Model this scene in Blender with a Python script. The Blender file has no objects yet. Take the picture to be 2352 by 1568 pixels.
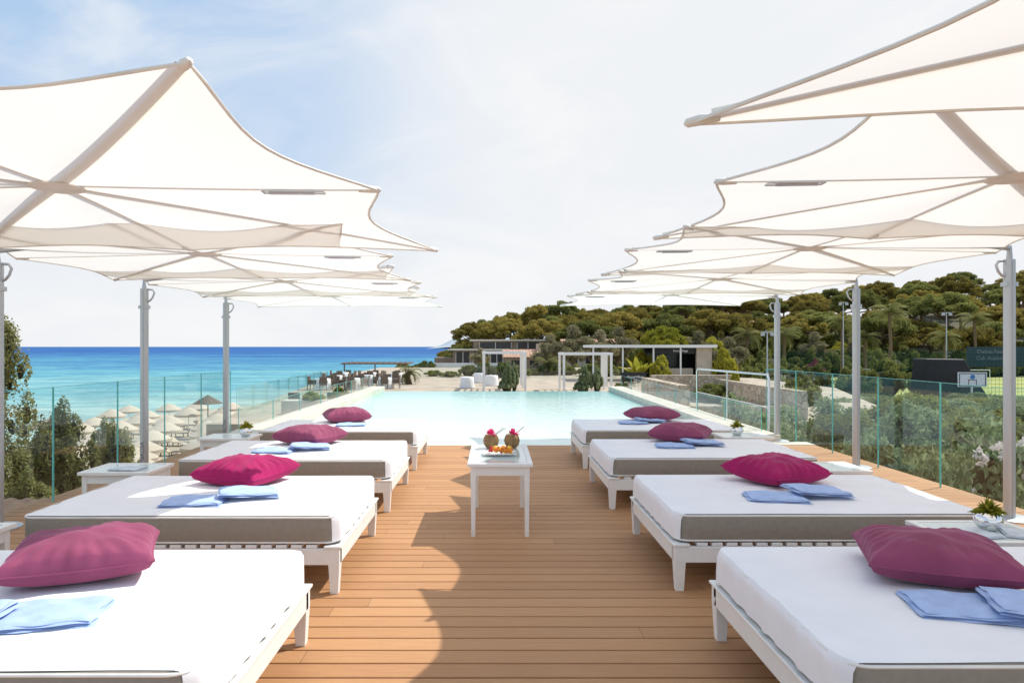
import bpy, math, random
import numpy as np
from mathutils import Vector
rng=random.Random(7); nr=np.random.RandomState(11)
sc=bpy.context.scene; col=sc.collection
R=math.radians
# ------------------------------------------------------------ materials
def nmat(name):
    m=bpy.data.materials.new(name); m.use_nodes=True
    nt=m.node_tree; b=nt.nodes['Principled BSDF']; return m,nt,b
def N(nt,t,**k):
    n=nt.nodes.new(t)
    for a,v in k.items():
        if a in n.inputs.keys(): n.inputs[a].default_value=v
        else: setattr(n,a,v)
    return n
def c4(c): return (c[0],c[1],c[2],1)
def mat(name,c,rough=.6,metal=0,var=.12,scale=6,bump=0,bscale=40,c2=None,coords='Object',spec=.5,stretch=(1,1,1),detail=5):
    m,nt,b=nmat(name); L=nt.links.new
    tc=N(nt,'ShaderNodeTexCoord'); mp=N(nt,'ShaderNodeMapping'); mp.inputs['Scale'].default_value=stretch
    L(tc.outputs[coords],mp.inputs[0])
    no=N(nt,'ShaderNodeTexNoise',Scale=scale,Detail=detail); L(mp.outputs[0],no.inputs['Vector'])
    rp=N(nt,'ShaderNodeValToRGB'); rp.color_ramp.elements[0].position=.3; rp.color_ramp.elements[1].position=.7
    a=c2 if c2 else tuple(x*(1-var) for x in c); d=c if c2 else tuple(min(1,x*(1+var*.6)) for x in c)
    rp.color_ramp.elements[0].color=c4(a); rp.color_ramp.elements[1].color=c4(d)
    L(no.outputs[0],rp.inputs[0]); L(rp.outputs[0],b.inputs['Base Color'])
    b.inputs['Roughness'].default_value=rough; b.inputs['Metallic'].default_value=metal
    b.inputs['Specular IOR Level'].default_value=spec
    if bump:
        n2=N(nt,'ShaderNodeTexNoise',Scale=bscale,Detail=6); L(mp.outputs[0],n2.inputs['Vector'])
        bp=N(nt,'ShaderNodeBump',Strength=bump,Distance=.01); L(n2.outputs[0],bp.inputs['Height']); L(bp.outputs[0],b.inputs['Normal'])
    return m
def leafmat(name,c,c2,trans=.35):
    m,nt,b=nmat(name); L=nt.links.new; out=nt.nodes['Material Output']; nt.nodes.remove(b)
    g=N(nt,'ShaderNodeNewGeometry'); oi=N(nt,'ShaderNodeObjectInfo'); tc=N(nt,'ShaderNodeTexCoord')
    no=N(nt,'ShaderNodeTexNoise',Scale=.9,Detail=3); L(tc.outputs['Object'],no.inputs['Vector'])
    a=N(nt,'ShaderNodeMath',operation='MULTIPLY_ADD'); L(g.outputs['Random Per Island'],a.inputs[0]); a.inputs[1].default_value=.5; 
    a2=N(nt,'ShaderNodeMath',operation='MULTIPLY_ADD'); L(oi.outputs['Random'],a2.inputs[0]); a2.inputs[1].default_value=.55; a2.inputs[2].default_value=-.27
    L(a2.outputs[0],a.inputs[2])
    a3=N(nt,'ShaderNodeMath',operation='MULTIPLY_ADD'); L(no.outputs[0],a3.inputs[0]); a3.inputs[1].default_value=.6; L(a.outputs[0],a3.inputs[2])
    mx=N(nt,'ShaderNodeMix',data_type='RGBA'); L(a3.outputs[0],mx.inputs[0]); mx.inputs[6].default_value=c4(c); mx.inputs[7].default_value=c4(c2)
    d=N(nt,'ShaderNodeBsdfDiffuse'); t=N(nt,'ShaderNodeBsdfTranslucent'); ms=N(nt,'ShaderNodeMixShader'); ms.inputs[0].default_value=trans
    L(mx.outputs[2],d.inputs[0]); L(mx.outputs[2],t.inputs[0]); L(d.outputs[0],ms.inputs[1]); L(t.outputs[0],ms.inputs[2]); L(ms.outputs[0],out.inputs[0])
    return m
def fabric_translucent(name,c,tr=.45):
    m,nt,b=nmat(name); L=nt.links.new; out=nt.nodes['Material Output']; nt.nodes.remove(b)
    tc=N(nt,'ShaderNodeTexCoord'); no=N(nt,'ShaderNodeTexNoise',Scale=1.2,Detail=4); L(tc.outputs['Object'],no.inputs['Vector'])
    rp=N(nt,'ShaderNodeValToRGB'); rp.color_ramp.elements[0].color=c4([x*.96 for x in c]); rp.color_ramp.elements[1].color=c4(c); L(no.outputs[0],rp.inputs[0])
    bp=N(nt,'ShaderNodeBump',Strength=.12,Distance=.03); L(no.outputs[0],bp.inputs['Height'])
    d=N(nt,'ShaderNodeBsdfDiffuse'); t=N(nt,'ShaderNodeBsdfTranslucent'); ms=N(nt,'ShaderNodeMixShader'); ms.inputs[0].default_value=tr
    for q in (d,t): L(rp.outputs[0],q.inputs[0]); L(bp.outputs[0],q.inputs['Normal'])
    L(d.outputs[0],ms.inputs[1]); L(t.outputs[0],ms.inputs[2]); L(ms.outputs[0],out.inputs[0]); return m
def glassmat(name,tint=(.90,.965,.955)):
    m,nt,b=nmat(name); L=nt.links.new; out=nt.nodes['Material Output']; nt.nodes.remove(b)
    t=N(nt,'ShaderNodeBsdfTransparent'); t.inputs[0].default_value=c4(tint)
    g=N(nt,'ShaderNodeBsdfGlossy'); g.inputs['Roughness'].default_value=.02
    lw=N(nt,'ShaderNodeLayerWeight',Blend=.5); pw=N(nt,'ShaderNodeMath',operation='POWER'); L(lw.outputs['Facing'],pw.inputs[0]); pw.inputs[1].default_value=5
    mu=N(nt,'ShaderNodeMath',operation='MULTIPLY_ADD'); L(pw.outputs[0],mu.inputs[0]); mu.inputs[1].default_value=.8; mu.inputs[2].default_value=.07
    ms=N(nt,'ShaderNodeMixShader')
    L(mu.outputs[0],ms.inputs[0]); L(t.outputs[0],ms.inputs[1]); L(g.outputs[0],ms.inputs[2]); L(ms.outputs[0],out.inputs[0]); return m

M={}
M['white']=mat('white_paint',(.85,.84,.82),.45,var=.04,scale=9,bump=.06,bscale=60)
M['canopy']=fabric_translucent('canopy_fabric',(.955,.925,.875),.49)
M['hem']=mat('canopy_hem',(.83,.78,.71),.8)
M['alu']=mat('brushed_aluminium',(.54,.56,.59),.38,.6,var=.08,stretch=(1,1,.1))
M['rib']=mat('rib_grey',(.86,.83,.78),.6)
M['taupe']=mat('taupe_upholstery',(.31,.275,.23),.85,var=.08,scale=30,bump=.15,bscale=300)
M['sheet']=mat('white_sheet',(.88,.88,.92),.85,var=.03,scale=5,bump=.15,bscale=7)
M['piping']=mat('white_piping',(.82,.81,.78),.7)
M['glass']=glassmat('balustrade_glass')
M['tableglass']=mat('table_glass',(.62,.70,.68),.06,var=.03)
M['edge']=mat('glass_edge',(.16,.58,.55),.25,var=.1)
M['steel']=mat('polished_steel',(.7,.7,.7),.2,.95,var=.03)
M['silver']=mat('silver_pot',(.85,.85,.87),.08,1,var=.02)
M['magenta']=mat('magenta_velvet',(.36,.010,.105),.8,var=.2,scale=5,bump=.25,bscale=9)
M['hazed_magenta']=mat('hazed_magenta_velvet',(.265,.060,.125),.8,var=.2,scale=5,bump=.25,bscale=9)  # same magenta velvet, haze painted in as a darker, muted colour
for k in('magenta','hazed_magenta'):
    b=M[k].node_tree.nodes['Principled BSDF']; b.inputs['Sheen Weight'].default_value=.22; b.inputs['Sheen Roughness'].default_value=.4; b.inputs['Sheen Tint'].default_value=(1,.6,.8,1); b.inputs['Specular IOR Level'].default_value=.2
M['towel']=mat('pale_blue_linen',(.40,.53,.82),.9,var=.1,scale=12,bump=.45,bscale=18)
M['coping']=mat('cream_stone',(.64,.59,.50),.7,var=.12,scale=3,bump=.15)
M['paving']=mat('beige_paving',(.46,.38,.29),.85,var=.25,scale=.7)
M['stucco']=mat('cream_stucco',(.50,.43,.34),.85,var=.15,scale=1.5)
M['brownwall']=mat('brown_stucco',(.26,.20,.15),.85,var=.2,scale=1.5)  # darker beige-brown stucco for deck base, villa and low house
M['dark']=mat('dark_glass',(.025,.03,.035),.15,var=.2)
M['black']=mat('black_cover',(.012,.012,.014),.6)
M['screen']=mat('dark_banner_screen',(.05,.085,.09),.8)
M['bark']=mat('bark',(.19,.125,.08),.9,var=.4,scale=5,bump=.6,bscale=12)
M['wicker']=mat('wicker',(.16,.12,.09),.8,var=.3,scale=20)
M['cloth']=mat('table_cloth',(.82,.82,.82),.85,var=.03)
M['parasol']=mat('beige_parasol',(.56,.47,.37),.85,var=.12)
M['text_grey']=mat('grey_print',(.12,.12,.13),.6)
M['text_white']=mat('white_print',(.85,.87,.9),.6)
M['text_pale']=mat('faded_white_print',(.38,.43,.45),.6)
M['blue']=mat('blue_print',(.05,.25,.6),.5)
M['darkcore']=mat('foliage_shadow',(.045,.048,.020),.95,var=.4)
M['pine']=leafmat('pine_needles',(.13,.11,.028),(.48,.38,.10),.42)
M['pinegreen']=leafmat('green_pine_needles',(.10,.112,.032),(.36,.36,.11),.42)
M['oak']=leafmat('olive_leaves',(.09,.105,.034),(.34,.35,.11),.42)
M['lime']=leafmat('yellow_green_leaves',(.17,.19,.02),(.52,.47,.07),.45)
M['hedge']=leafmat('hedge_leaves',(.13,.185,.085),(.42,.48,.27),.45)
M['cyp']=leafmat('juniper_leaves',(.10,.118,.042),(.36,.34,.14),.4)
M['palm']=leafmat('palm_leaves',(.12,.13,.05),(.38,.37,.16),.4)
M['grey']=leafmat('silver_leaves',(.15,.14,.075),(.42,.37,.22),.35)
M['petal']=leafmat('white_petals',(.7,.58,.56),(.85,.8,.78),.3)
M['pink']=leafmat('pink_petals',(.7,.03,.18),(.9,.12,.35),.3)
M['coco']=mat('coconut_shell',(.28,.16,.06),.55,var=.35,scale=14,bump=.4)
M['plate']=mat('white_plate',(.85,.85,.83),.2,var=.02)
M['orange']=mat('orange_fruit',(.80,.22,.02),.4,var=.15,scale=20)
M['yellow']=mat('yellow_fruit',(.85,.50,.04),.4,var=.15,scale=20)
M['berry']=mat('red_fruit',(.55,.02,.02),.35)
M['straw']=mat('bamboo_stick',(.30,.18,.09),.7)
M['paper']=mat('magazine_paper',(.60,.66,.74),.4,var=.3,scale=10)
M['turf']=mat('turf',(.40,.44,.12),.95,var=.2,scale=.15)
M['redflower']=leafmat('bougainvillea',(.25,.03,.10),(.4,.06,.18),.3)
M['terra']=mat('terracotta_tiles',(.50,.30,.20),.85,var=.35,scale=4)
m,nt,b=nmat('rubble_stone'); L=nt.links.new
tc=N(nt,'ShaderNodeTexCoord'); vo=N(nt,'ShaderNodeTexVoronoi',Scale=3.2); vo2=N(nt,'ShaderNodeTexVoronoi',Scale=3.2,feature='DISTANCE_TO_EDGE')
L(tc.outputs['Object'],vo.inputs['Vector']); L(tc.outputs['Object'],vo2.inputs['Vector'])
hs=N(nt,'ShaderNodeValToRGB'); hs.color_ramp.elements[0].color=(.36,.29,.21,1); hs.color_ramp.elements[1].color=(.62,.52,.40,1); L(vo.outputs['Color'],hs.inputs[0])
r2=N(nt,'ShaderNodeValToRGB'); r2.color_ramp.elements[0].color=(.3,.3,.3,1); r2.color_ramp.elements[1].position=.07; L(vo2.outputs['Distance'],r2.inputs[0])
mm=N(nt,'ShaderNodeMix',data_type='RGBA',blend_type='MULTIPLY'); mm.inputs[0].default_value=1; L(hs.outputs[0],mm.inputs[6]); L(r2.outputs[0],mm.inputs[7]); L(mm.outputs[2],b.inputs['Base Color'])
b.inputs['Roughness'].default_value=.9; M['stone']=m
# deck wood
PB=.15
m,nt,b=nmat('composite_deck'); L=nt.links.new
tc=N(nt,'ShaderNodeTexCoord'); sx=N(nt,'ShaderNodeSeparateXYZ'); L(tc.outputs['Object'],sx.inputs[0])
dv=N(nt,'ShaderNodeMath',operation='DIVIDE'); L(sx.outputs[1],dv.inputs[0]); dv.inputs[1].default_value=PB
fl=N(nt,'ShaderNodeMath',operation='FLOOR'); L(dv.outputs[0],fl.inputs[0])
wn0=N(nt,'ShaderNodeTexWhiteNoise',noise_dimensions='1D'); L(fl.outputs[0],wn0.inputs['W'])
sxa=N(nt,'ShaderNodeMath',operation='MULTIPLY_ADD'); L(wn0.outputs[0],sxa.inputs[0]); sxa.inputs[1].default_value=4.0; L(sx.outputs[0],sxa.inputs[2])
dx=N(nt,'ShaderNodeMath',operation='DIVIDE'); L(sxa.outputs[0],dx.inputs[0]); dx.inputs[1].default_value=4.0
fx=N(nt,'ShaderNodeMath',operation='FLOOR'); L(dx.outputs[0],fx.inputs[0])
fr=N(nt,'ShaderNodeMath',operation='FRACT'); L(dx.outputs[0],fr.inputs[0])
jt=N(nt,'ShaderNodeMath',operation='GREATER_THAN'); L(fr.outputs[0],jt.inputs[0]); jt.inputs[1].default_value=.0008
cb=N(nt,'ShaderNodeCombineXYZ'); L(fx.outputs[0],cb.inputs[0]); L(fl.outputs[0],cb.inputs[1])
wn=N(nt,'ShaderNodeTexWhiteNoise',noise_dimensions='3D'); L(cb.outputs[0],wn.inputs['Vector'])
mp=N(nt,'ShaderNodeMapping'); mp.inputs['Scale'].default_value=(1.2,26,1); L(tc.outputs['Object'],mp.inputs[0])
no=N(nt,'ShaderNodeTexNoise',Scale=3,Detail=9,Roughness=.75); L(mp.outputs[0],no.inputs['Vector'])
ad=N(nt,'ShaderNodeMath',operation='MULTIPLY_ADD'); L(wn.outputs[0],ad.inputs[0]); ad.inputs[1].default_value=.32; 
ad2=N(nt,'ShaderNodeMath',operation='MULTIPLY_ADD'); L(no.outputs[0],ad2.inputs[0]); ad2.inputs[1].default_value=1.2; ad2.inputs[2].default_value=-.24; L(ad2.outputs[0],ad.inputs[2])
rp=N(nt,'ShaderNodeValToRGB'); rp.color_ramp.elements[0].color=(.33,.155,.066,1); rp.color_ramp.elements[1].color=(.58,.32,.155,1); L(ad.outputs[0],rp.inputs[0])
mm=N(nt,'ShaderNodeMix',data_type='RGBA',blend_type='MULTIPLY'); mm.inputs[0].default_value=.6; L(rp.outputs[0],mm.inputs[6]); L(jt.outputs[0],mm.inputs[7]); L(mm.outputs[2],b.inputs['Base Color'])
mp2=N(nt,'ShaderNodeMapping'); mp2.inputs['Scale'].default_value=(.5,60,1); L(tc.outputs['Object'],mp2.inputs[0])
n3=N(nt,'ShaderNodeTexNoise',Scale=2,Detail=5); L(mp2.outputs[0],n3.inputs['Vector'])
bp=N(nt,'ShaderNodeBump',Strength=.6,Distance=.006); L(n3.outputs[0],bp.inputs['Height']); L(bp.outputs[0],b.inputs['Normal'])
b.inputs['Roughness'].default_value=.6; b.inputs['Specular IOR Level'].default_value=.35; M['deck']=m
# pool water
m,nt,b=nmat('pool_water'); L=nt.links.new
tc=N(nt,'ShaderNodeTexCoord'); sx=N(nt,'ShaderNodeSeparateXYZ'); L(tc.outputs['Object'],sx.inputs[0])
mr=N(nt,'ShaderNodeMapRange'); L(sx.outputs[1],mr.inputs[0]); mr.inputs[1].default_value=14; mr.inputs[2].default_value=25.5
no=N(nt,'ShaderNodeTexNoise',Scale=.7,Detail=5); L(tc.outputs['Object'],no.inputs['Vector'])
ad=N(nt,'ShaderNodeMath',operation='MULTIPLY_ADD'); L(no.outputs[0],ad.inputs[0]); ad.inputs[1].default_value=.25; L(mr.outputs[0],ad.inputs[2])
rp=N(nt,'ShaderNodeValToRGB'); e=rp.color_ramp.elements; e[0].position=.15; e[0].color=(.62,.80,.77,1); e[1].color=(.14,.56,.53,1)
q=e.new(.75); q.color=(.45,.75,.71,1)
L(ad.outputs[0],rp.inputs[0]); L(rp.outputs[0],b.inputs['Base Color']); b.inputs['Roughness'].default_value=.03; b.inputs['IOR'].default_value=1.33
mp=N(nt,'ShaderNodeMapping'); mp.inputs['Scale'].default_value=(1,1.8,1); L(tc.outputs['Object'],mp.inputs[0])
n2=N(nt,'ShaderNodeTexNoise',Scale=3.5,Detail=3); L(mp.outputs[0],n2.inputs['Vector'])
bp=N(nt,'ShaderNodeBump',Strength=.35,Distance=.02); L(n2.outputs[0],bp.inputs['Height']); L(bp.outputs[0],b.inputs['Normal']); M['water']=m
# sea
m,nt,b=nmat('sea_water'); L=nt.links.new; out=nt.nodes['Material Output']
g=N(nt,'ShaderNodeNewGeometry'); sx=N(nt,'ShaderNodeSeparateXYZ'); L(g.outputs['Position'],sx.inputs[0])
ln=N(nt,'ShaderNodeMath',operation='LOGARITHM'); L(sx.outputs[1],ln.inputs[0]); ln.inputs[1].default_value=10
def sea_noise(ax,ay,d,r,s=1):
    mp=N(nt,'ShaderNodeMapping'); mp.inputs['Scale'].default_value=(ax,ay,1); L(g.outputs['Position'],mp.inputs[0])
    no=N(nt,'ShaderNodeTexNoise',Scale=s,Detail=d,Roughness=r,Distortion=.4); L(mp.outputs[0],no.inputs['Vector']); return no
no=sea_noise(.005,.009,11,.85)
mr=N(nt,'ShaderNodeMapRange'); L(ln.outputs[0],mr.inputs[0]); mr.inputs[1].default_value=1.88; mr.inputs[2].default_value=3.05
ad=N(nt,'ShaderNodeMath',operation='MULTIPLY_ADD'); L(no.outputs[0],ad.inputs[0]); ad.inputs[1].default_value=2.0
sb=N(nt,'ShaderNodeMath',operation='SUBTRACT'); L(mr.outputs[0],sb.inputs[0]); sb.inputs[1].default_value=1.0; L(sb.outputs[0],ad.inputs[2])
rp=N(nt,'ShaderNodeValToRGB'); e=rp.color_ramp.elements; e[0].position=.0; e[0].color=(.44,.58,.52,1); e[1].position=1; e[1].color=(.030,.125,.36,1)
for p,cc in((.14,(.30,.51,.50)),(.35,(.165,.43,.48)),(.55,(.10,.32,.45)),(.8,(.055,.21,.42))):
    q=e.new(p); q.color=c4(cc)
L(ad.outputs[0],rp.inputs[0])
n2=sea_noise(.05,.10,10,.85)
r3=N(nt,'ShaderNodeValToRGB'); r3.color_ramp.elements[0].position=.44; r3.color_ramp.elements[0].color=(.50,.60,.70,1); r3.color_ramp.elements[1].position=.57; r3.color_ramp.elements[1].color=(1.0,1.0,1.0,1); L(n2.outputs[0],r3.inputs[0])
mm=N(nt,'ShaderNodeMix',data_type='RGBA',blend_type='MULTIPLY'); mm.inputs[0].default_value=.85; L(rp.outputs[0],mm.inputs[6]); L(r3.outputs[0],mm.inputs[7])
d=N(nt,'ShaderNodeBsdfDiffuse'); L(mm.outputs[2],d.inputs[0]); gl=N(nt,'ShaderNodeBsdfGlossy'); gl.inputs['Roughness'].default_value=.25
bp=N(nt,'ShaderNodeBump',Strength=.5,Distance=.5); L(n2.outputs[0],bp.inputs['Height']); L(bp.outputs[0],gl.inputs['Normal'])
ms=N(nt,'ShaderNodeMixShader'); ms.inputs[0].default_value=.08; L(d.outputs[0],ms.inputs[1]); L(gl.outputs[0],ms.inputs[2]); L(ms.outputs[0],out.inputs[0]); M['sea']=m
# land
m,nt,b=nmat('land_soil'); L=nt.links.new
g=N(nt,'ShaderNodeNewGeometry'); sx=N(nt,'ShaderNodeSeparateXYZ'); L(g.outputs['Position'],sx.inputs[0])
mr=N(nt,'ShaderNodeMapRange'); L(sx.outputs[2],mr.inputs[0]); mr.inputs[1].default_value=-6.1; mr.inputs[2].default_value=-5.5
no=N(nt,'ShaderNodeTexNoise',Scale=.4,Detail=8); L(g.outputs['Position'],no.inputs['Vector'])
ra=N(nt,'ShaderNodeValToRGB'); ra.color_ramp.elements[0].color=(.40,.33,.24,1); ra.color_ramp.elements[1].color=(.56,.48,.37,1); L(no.outputs[0],ra.inputs[0])
rb=N(nt,'ShaderNodeValToRGB'); rb.color_ramp.elements[0].position=.35; rb.color_ramp.elements[0].color=(.05,.05,.022,1); rb.color_ramp.elements[1].position=.7; rb.color_ramp.elements[1].color=(.13,.11,.055,1); L(no.outputs[0],rb.inputs[0])
mm=N(nt,'ShaderNodeMix',data_type='RGBA'); L(mr.outputs[0],mm.inputs[0]); L(ra.outputs[0],mm.inputs[6]); L(rb.outputs[0],mm.inputs[7]); L(mm.outputs[2],b.inputs['Base Color']); b.inputs['Roughness'].default_value=.95; M['land']=m
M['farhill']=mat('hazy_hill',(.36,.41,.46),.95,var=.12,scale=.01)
# net
m,nt,b=nmat('green_net'); L=nt.links.new; out=nt.nodes['Material Output']
t=N(nt,'ShaderNodeBsdfTransparent'); d=N(nt,'ShaderNodeBsdfDiffuse'); d.inputs[0].default_value=(.03,.12,.08,1)
tc=N(nt,'ShaderNodeTexCoord'); br=N(nt,'ShaderNodeTexBrick'); br.offset=0; br.inputs['Scale'].default_value=1; br.inputs['Brick Width'].default_value=.4; br.inputs['Row Height'].default_value=.4; br.inputs['Mortar Size'].default_value=.04
br.inputs['Color1'].default_value=(.05,.05,.05,1); br.inputs['Color2'].default_value=(.05,.05,.05,1); br.inputs['Mortar'].default_value=(.5,.5,.5,1)
mpp=N(nt,'ShaderNodeMapping'); mpp.inputs['Rotation'].default_value=(R(90),0,0); L(tc.outputs['Object'],mpp.inputs[0]); L(mpp.outputs[0],br.inputs['Vector'])
ms=N(nt,'ShaderNodeMixShader'); L(br.outputs[0],ms.inputs[0]); L(t.outputs[0],ms.inputs[1]); L(d.outputs[0],ms.inputs[2]); L(ms.outputs[0],out.inputs[0]); M['net']=m

# ------------------------------------------------------------ mesh helpers
class MB:
    def __init__(s): s.v=[]; s.f=[]; s.mi=[]; s.m=0
    def add(s,vs,fs):
        o=len(s.v); s.v+= [tuple(p) for p in vs]; s.f+=[tuple(i+o for i in f) for f in fs]; s.mi+=[s.m]*len(fs)
    def box(s,x0,x1,y0,y1,z0,z1):
        s.add([(x0,y0,z0),(x1,y0,z0),(x1,y1,z0),(x0,y1,z0),(x0,y0,z1),(x1,y0,z1),(x1,y1,z1),(x0,y1,z1)],
              [(0,3,2,1),(4,5,6,7),(0,1,5,4),(1,2,6,5),(2,3,7,6),(3,0,4,7)]); return s
    def tube(s,path,r,n=8,cap=True):
        path=[Vector(p) for p in path]; k=len(path); rs=r if isinstance(r,(list,tuple)) else [r]*k
        vs=[];fs=[]; up=None
        for i,p in enumerate(path):
            t=(path[min(i+1,k-1)]-path[max(i-1,0)]).normalized()
            if up is None: up=Vector((0,0,1)) if abs(t.z)<.9 else Vector((1,0,0))
            a=t.cross(up); 
            if a.length<1e-5: a=t.cross(Vector((0,1,0)))
            a.normalize(); bb=a.cross(t).normalized(); up=bb
            for j in range(n):
                q=2*math.pi*j/n; vs.append(p+a*math.cos(q)*rs[i]+bb*math.sin(q)*rs[i])
        for i in range(k-1):
            for j in range(n): fs.append((i*n+j,i*n+(j+1)%n,(i+1)*n+(j+1)%n,(i+1)*n+j))
        if cap: fs.append(tuple(range(n-1,-1,-1))); fs.append(tuple((k-1)*n+j for j in range(n)))
        s.add(vs,fs); return s
    def loop(s,path,r,n=6):
        s.tube(list(path)+[path[0]],r,n,False); return s
    def lathe(s,prof,n=20,c=(0,0,0),fl=None):
        vs=[];fs=[]
        for r,z in prof:
            for j in range(n):
                q=2*math.pi*j/n; rr=r*(1 if fl is None else fl(q,z)); vs.append((c[0]+rr*math.cos(q),c[1]+rr*math.sin(q),c[2]+z))
        for i in range(len(prof)-1):
            for j in range(n): fs.append((i*n+j,i*n+(j+1)%n,(i+1)*n+(j+1)%n,(i+1)*n+j))
        s.add(vs,fs); return s
    def grid(s,fn,nu,nv):
        vs=[fn(i/nu,j/nv) for i in range(nu+1) for j in range(nv+1)]
        fs=[(i*(nv+1)+j,(i+1)*(nv+1)+j,(i+1)*(nv+1)+j+1,i*(nv+1)+j+1) for i in range(nu) for j in range(nv)]
        s.add(vs,fs); return s
    def blob(s,c,r,n=8,j=.2):
        rx,ry,rz=(r,r,r) if not isinstance(r,tuple) else r
        vs=[];fs=[];m2=n*2
        for i in range(n+1):
            for k in range(m2):
                a=math.pi*i/n; b_=2*math.pi*k/m2; q=1+rng.uniform(-j,j)*(0<i<n)
                vs.append((c[0]+rx*q*math.sin(a)*math.cos(b_),c[1]+ry*q*math.sin(a)*math.sin(b_),c[2]+rz*q*math.cos(a)))
        for i in range(n):
            for k in range(m2): fs.append((i*m2+k,i*m2+(k+1)%m2,(i+1)*m2+(k+1)%m2,(i+1)*m2+k))
        s.add(vs,fs); return s
def make(name,mb,ms,parent=None,loc=(0,0,0),rot=(0,0,0),smooth=False,bevel=0,**props):
    me=bpy.data.meshes.new(name); me.from_pydata(mb.v,[],mb.f)
    if not isinstance(ms,(list,tuple)): ms=[ms]
    for q in ms: me.materials.append(M[q])
    if any(mb.mi): me.polygons.foreach_set('material_index',mb.mi)
    if smooth:
        me.polygons.foreach_set('use_smooth',[True]*len(me.polygons))
        try: me.set_sharp_from_angle(angle=R(45))
        except Exception: pass
    me.update()
    o=bpy.data.objects.new(name,me); col.objects.link(o); o.location=loc; o.rotation_euler=rot
    if parent: o.parent=parent
    if bevel:
        bm=o.modifiers.new('b','BEVEL'); bm.width=bevel; bm.segments=2; bm.limit_method='ANGLE'
    for k,v in props.items(): o[k]=v
    return o
def thing(name,loc,label,category,group=None,rz=0):
    o=bpy.data.objects.new(name,None); o.empty_display_size=.2; col.objects.link(o); o.location=loc; o.rotation_euler=(0,0,rz)
    o['label']=label; o['category']=category
    if group: o['group']=group
    return o
KIDS={}
def kids(o):
    if o.name not in KIDS: KIDS[o.name]=[c for c in bpy.data.objects if c.parent==o]
    return KIDS[o.name]
def dup(root,loc,rz=None,scale=None,label=None):
    n=root.copy(); col.objects.link(n); n.location=loc
    if rz is not None: n.rotation_euler=(root.rotation_euler[0],root.rotation_euler[1],rz)
    if scale is not None: n.scale=scale if isinstance(scale,(tuple,list)) else (scale,)*3
    if label: n['label']=label
    for c in kids(root):
        k=c.copy(); k.parent=n; col.objects.link(k)
        for d in kids(c):
            e=d.copy(); e.parent=k; col.objects.link(e)
    return n
def text(body,size,m,parent,loc,rot,name='lettering'):
    cu=bpy.data.curves.new(name,'FONT'); cu.body=body; cu.size=size; cu.extrude=.0006*max(1,size*4); cu.align_x='CENTER'; cu.align_y='CENTER'
    t=bpy.data.objects.new('tmp',cu); col.objects.link(t); bpy.context.view_layer.update()
    me=bpy.data.meshes.new_from_object(t.evaluated_get(bpy.context.evaluated_depsgraph_get())); me.materials.clear(); me.materials.append(M[m])
    bpy.data.objects.remove(t)
    o=bpy.data.objects.new(name,me); col.objects.link(o); o.parent=parent; o.location=loc; o.rotation_euler=rot; return o
def rslab(mb,lx,ly,r,z0,z1,er=.02,n=8,off=0):
    def ring(ins,z):
        pts=[]
        for cx,cy,a0 in((1,1,0),(-1,1,90),(-1,-1,180),(1,-1,270)):
            for k in range(n+1):
                a=R(a0+90*k/n); rr=max(r-ins,.001)
                pts.append((cx*(lx/2-r)+rr*math.cos(a),cy*(ly/2-r)+rr*math.sin(a),z))
        return pts
    prof=[(er,z0),(er*.3,z0+er*.3),(0,z0+er),(0,z1-er),(er*.3,z1-er*.3),(er,z1)]
    vs=[];m_=4*(n+1)
    for i,z in prof: vs+=ring(i+off,z)
    fs=[(i*m_+j,i*m_+(j+1)%m_,(i+1)*m_+(j+1)%m_,(i+1)*m_+j) for i in range(len(prof)-1) for j in range(m_)]
    fs.append(tuple(range(m_-1,-1,-1))); fs.append(tuple((len(prof)-1)*m_+j for j in range(m_)))
    mb.add(vs,fs); return ring
def leafcloud(mb,lumps,n,size,up=.0,jit=.3,elong=1.7):
    w=np.array([l[3]*l[4] for l in lumps])**1.0; w=w/w.sum()
    idx=nr.choice(len(lumps),n,p=w); Lm=np.array(lumps)[idx]
    d=nr.normal(size=(n,3)); d[:,2]+=up; d/=np.linalg.norm(d,axis=1)[:,None]
    rad=1-jit*nr.rand(n)**1.5+.14*nr.rand(n)+(nr.rand(n)<.10)*.35*nr.rand(n)
    P=Lm[:,:3]+d*np.stack([Lm[:,3],Lm[:,3],Lm[:,4]],1)*rad[:,None]
    nrm=d+nr.normal(size=(n,3))*.7; nrm/=np.linalg.norm(nrm,axis=1)[:,None]
    a=np.cross(nrm,nr.normal(size=(n,3))); a/=np.linalg.norm(a,axis=1)[:,None]; b_=np.cross(nrm,a)
    s=size*(.6+.8*nr.rand(n))[:,None]
    V=np.stack([P-a*s*elong*.5,P+b_*s*.4,P+a*s*elong*.5,P-b_*s*.4],1).reshape(-1,3)
    o=len(mb.v); mb.v+=[tuple(x) for x in V.tolist()]
    mb.f+=[(o+4*i,o+4*i+1,o+4*i+2,o+4*i+3) for i in range(n)]; mb.mi+=[mb.m]*n

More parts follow.
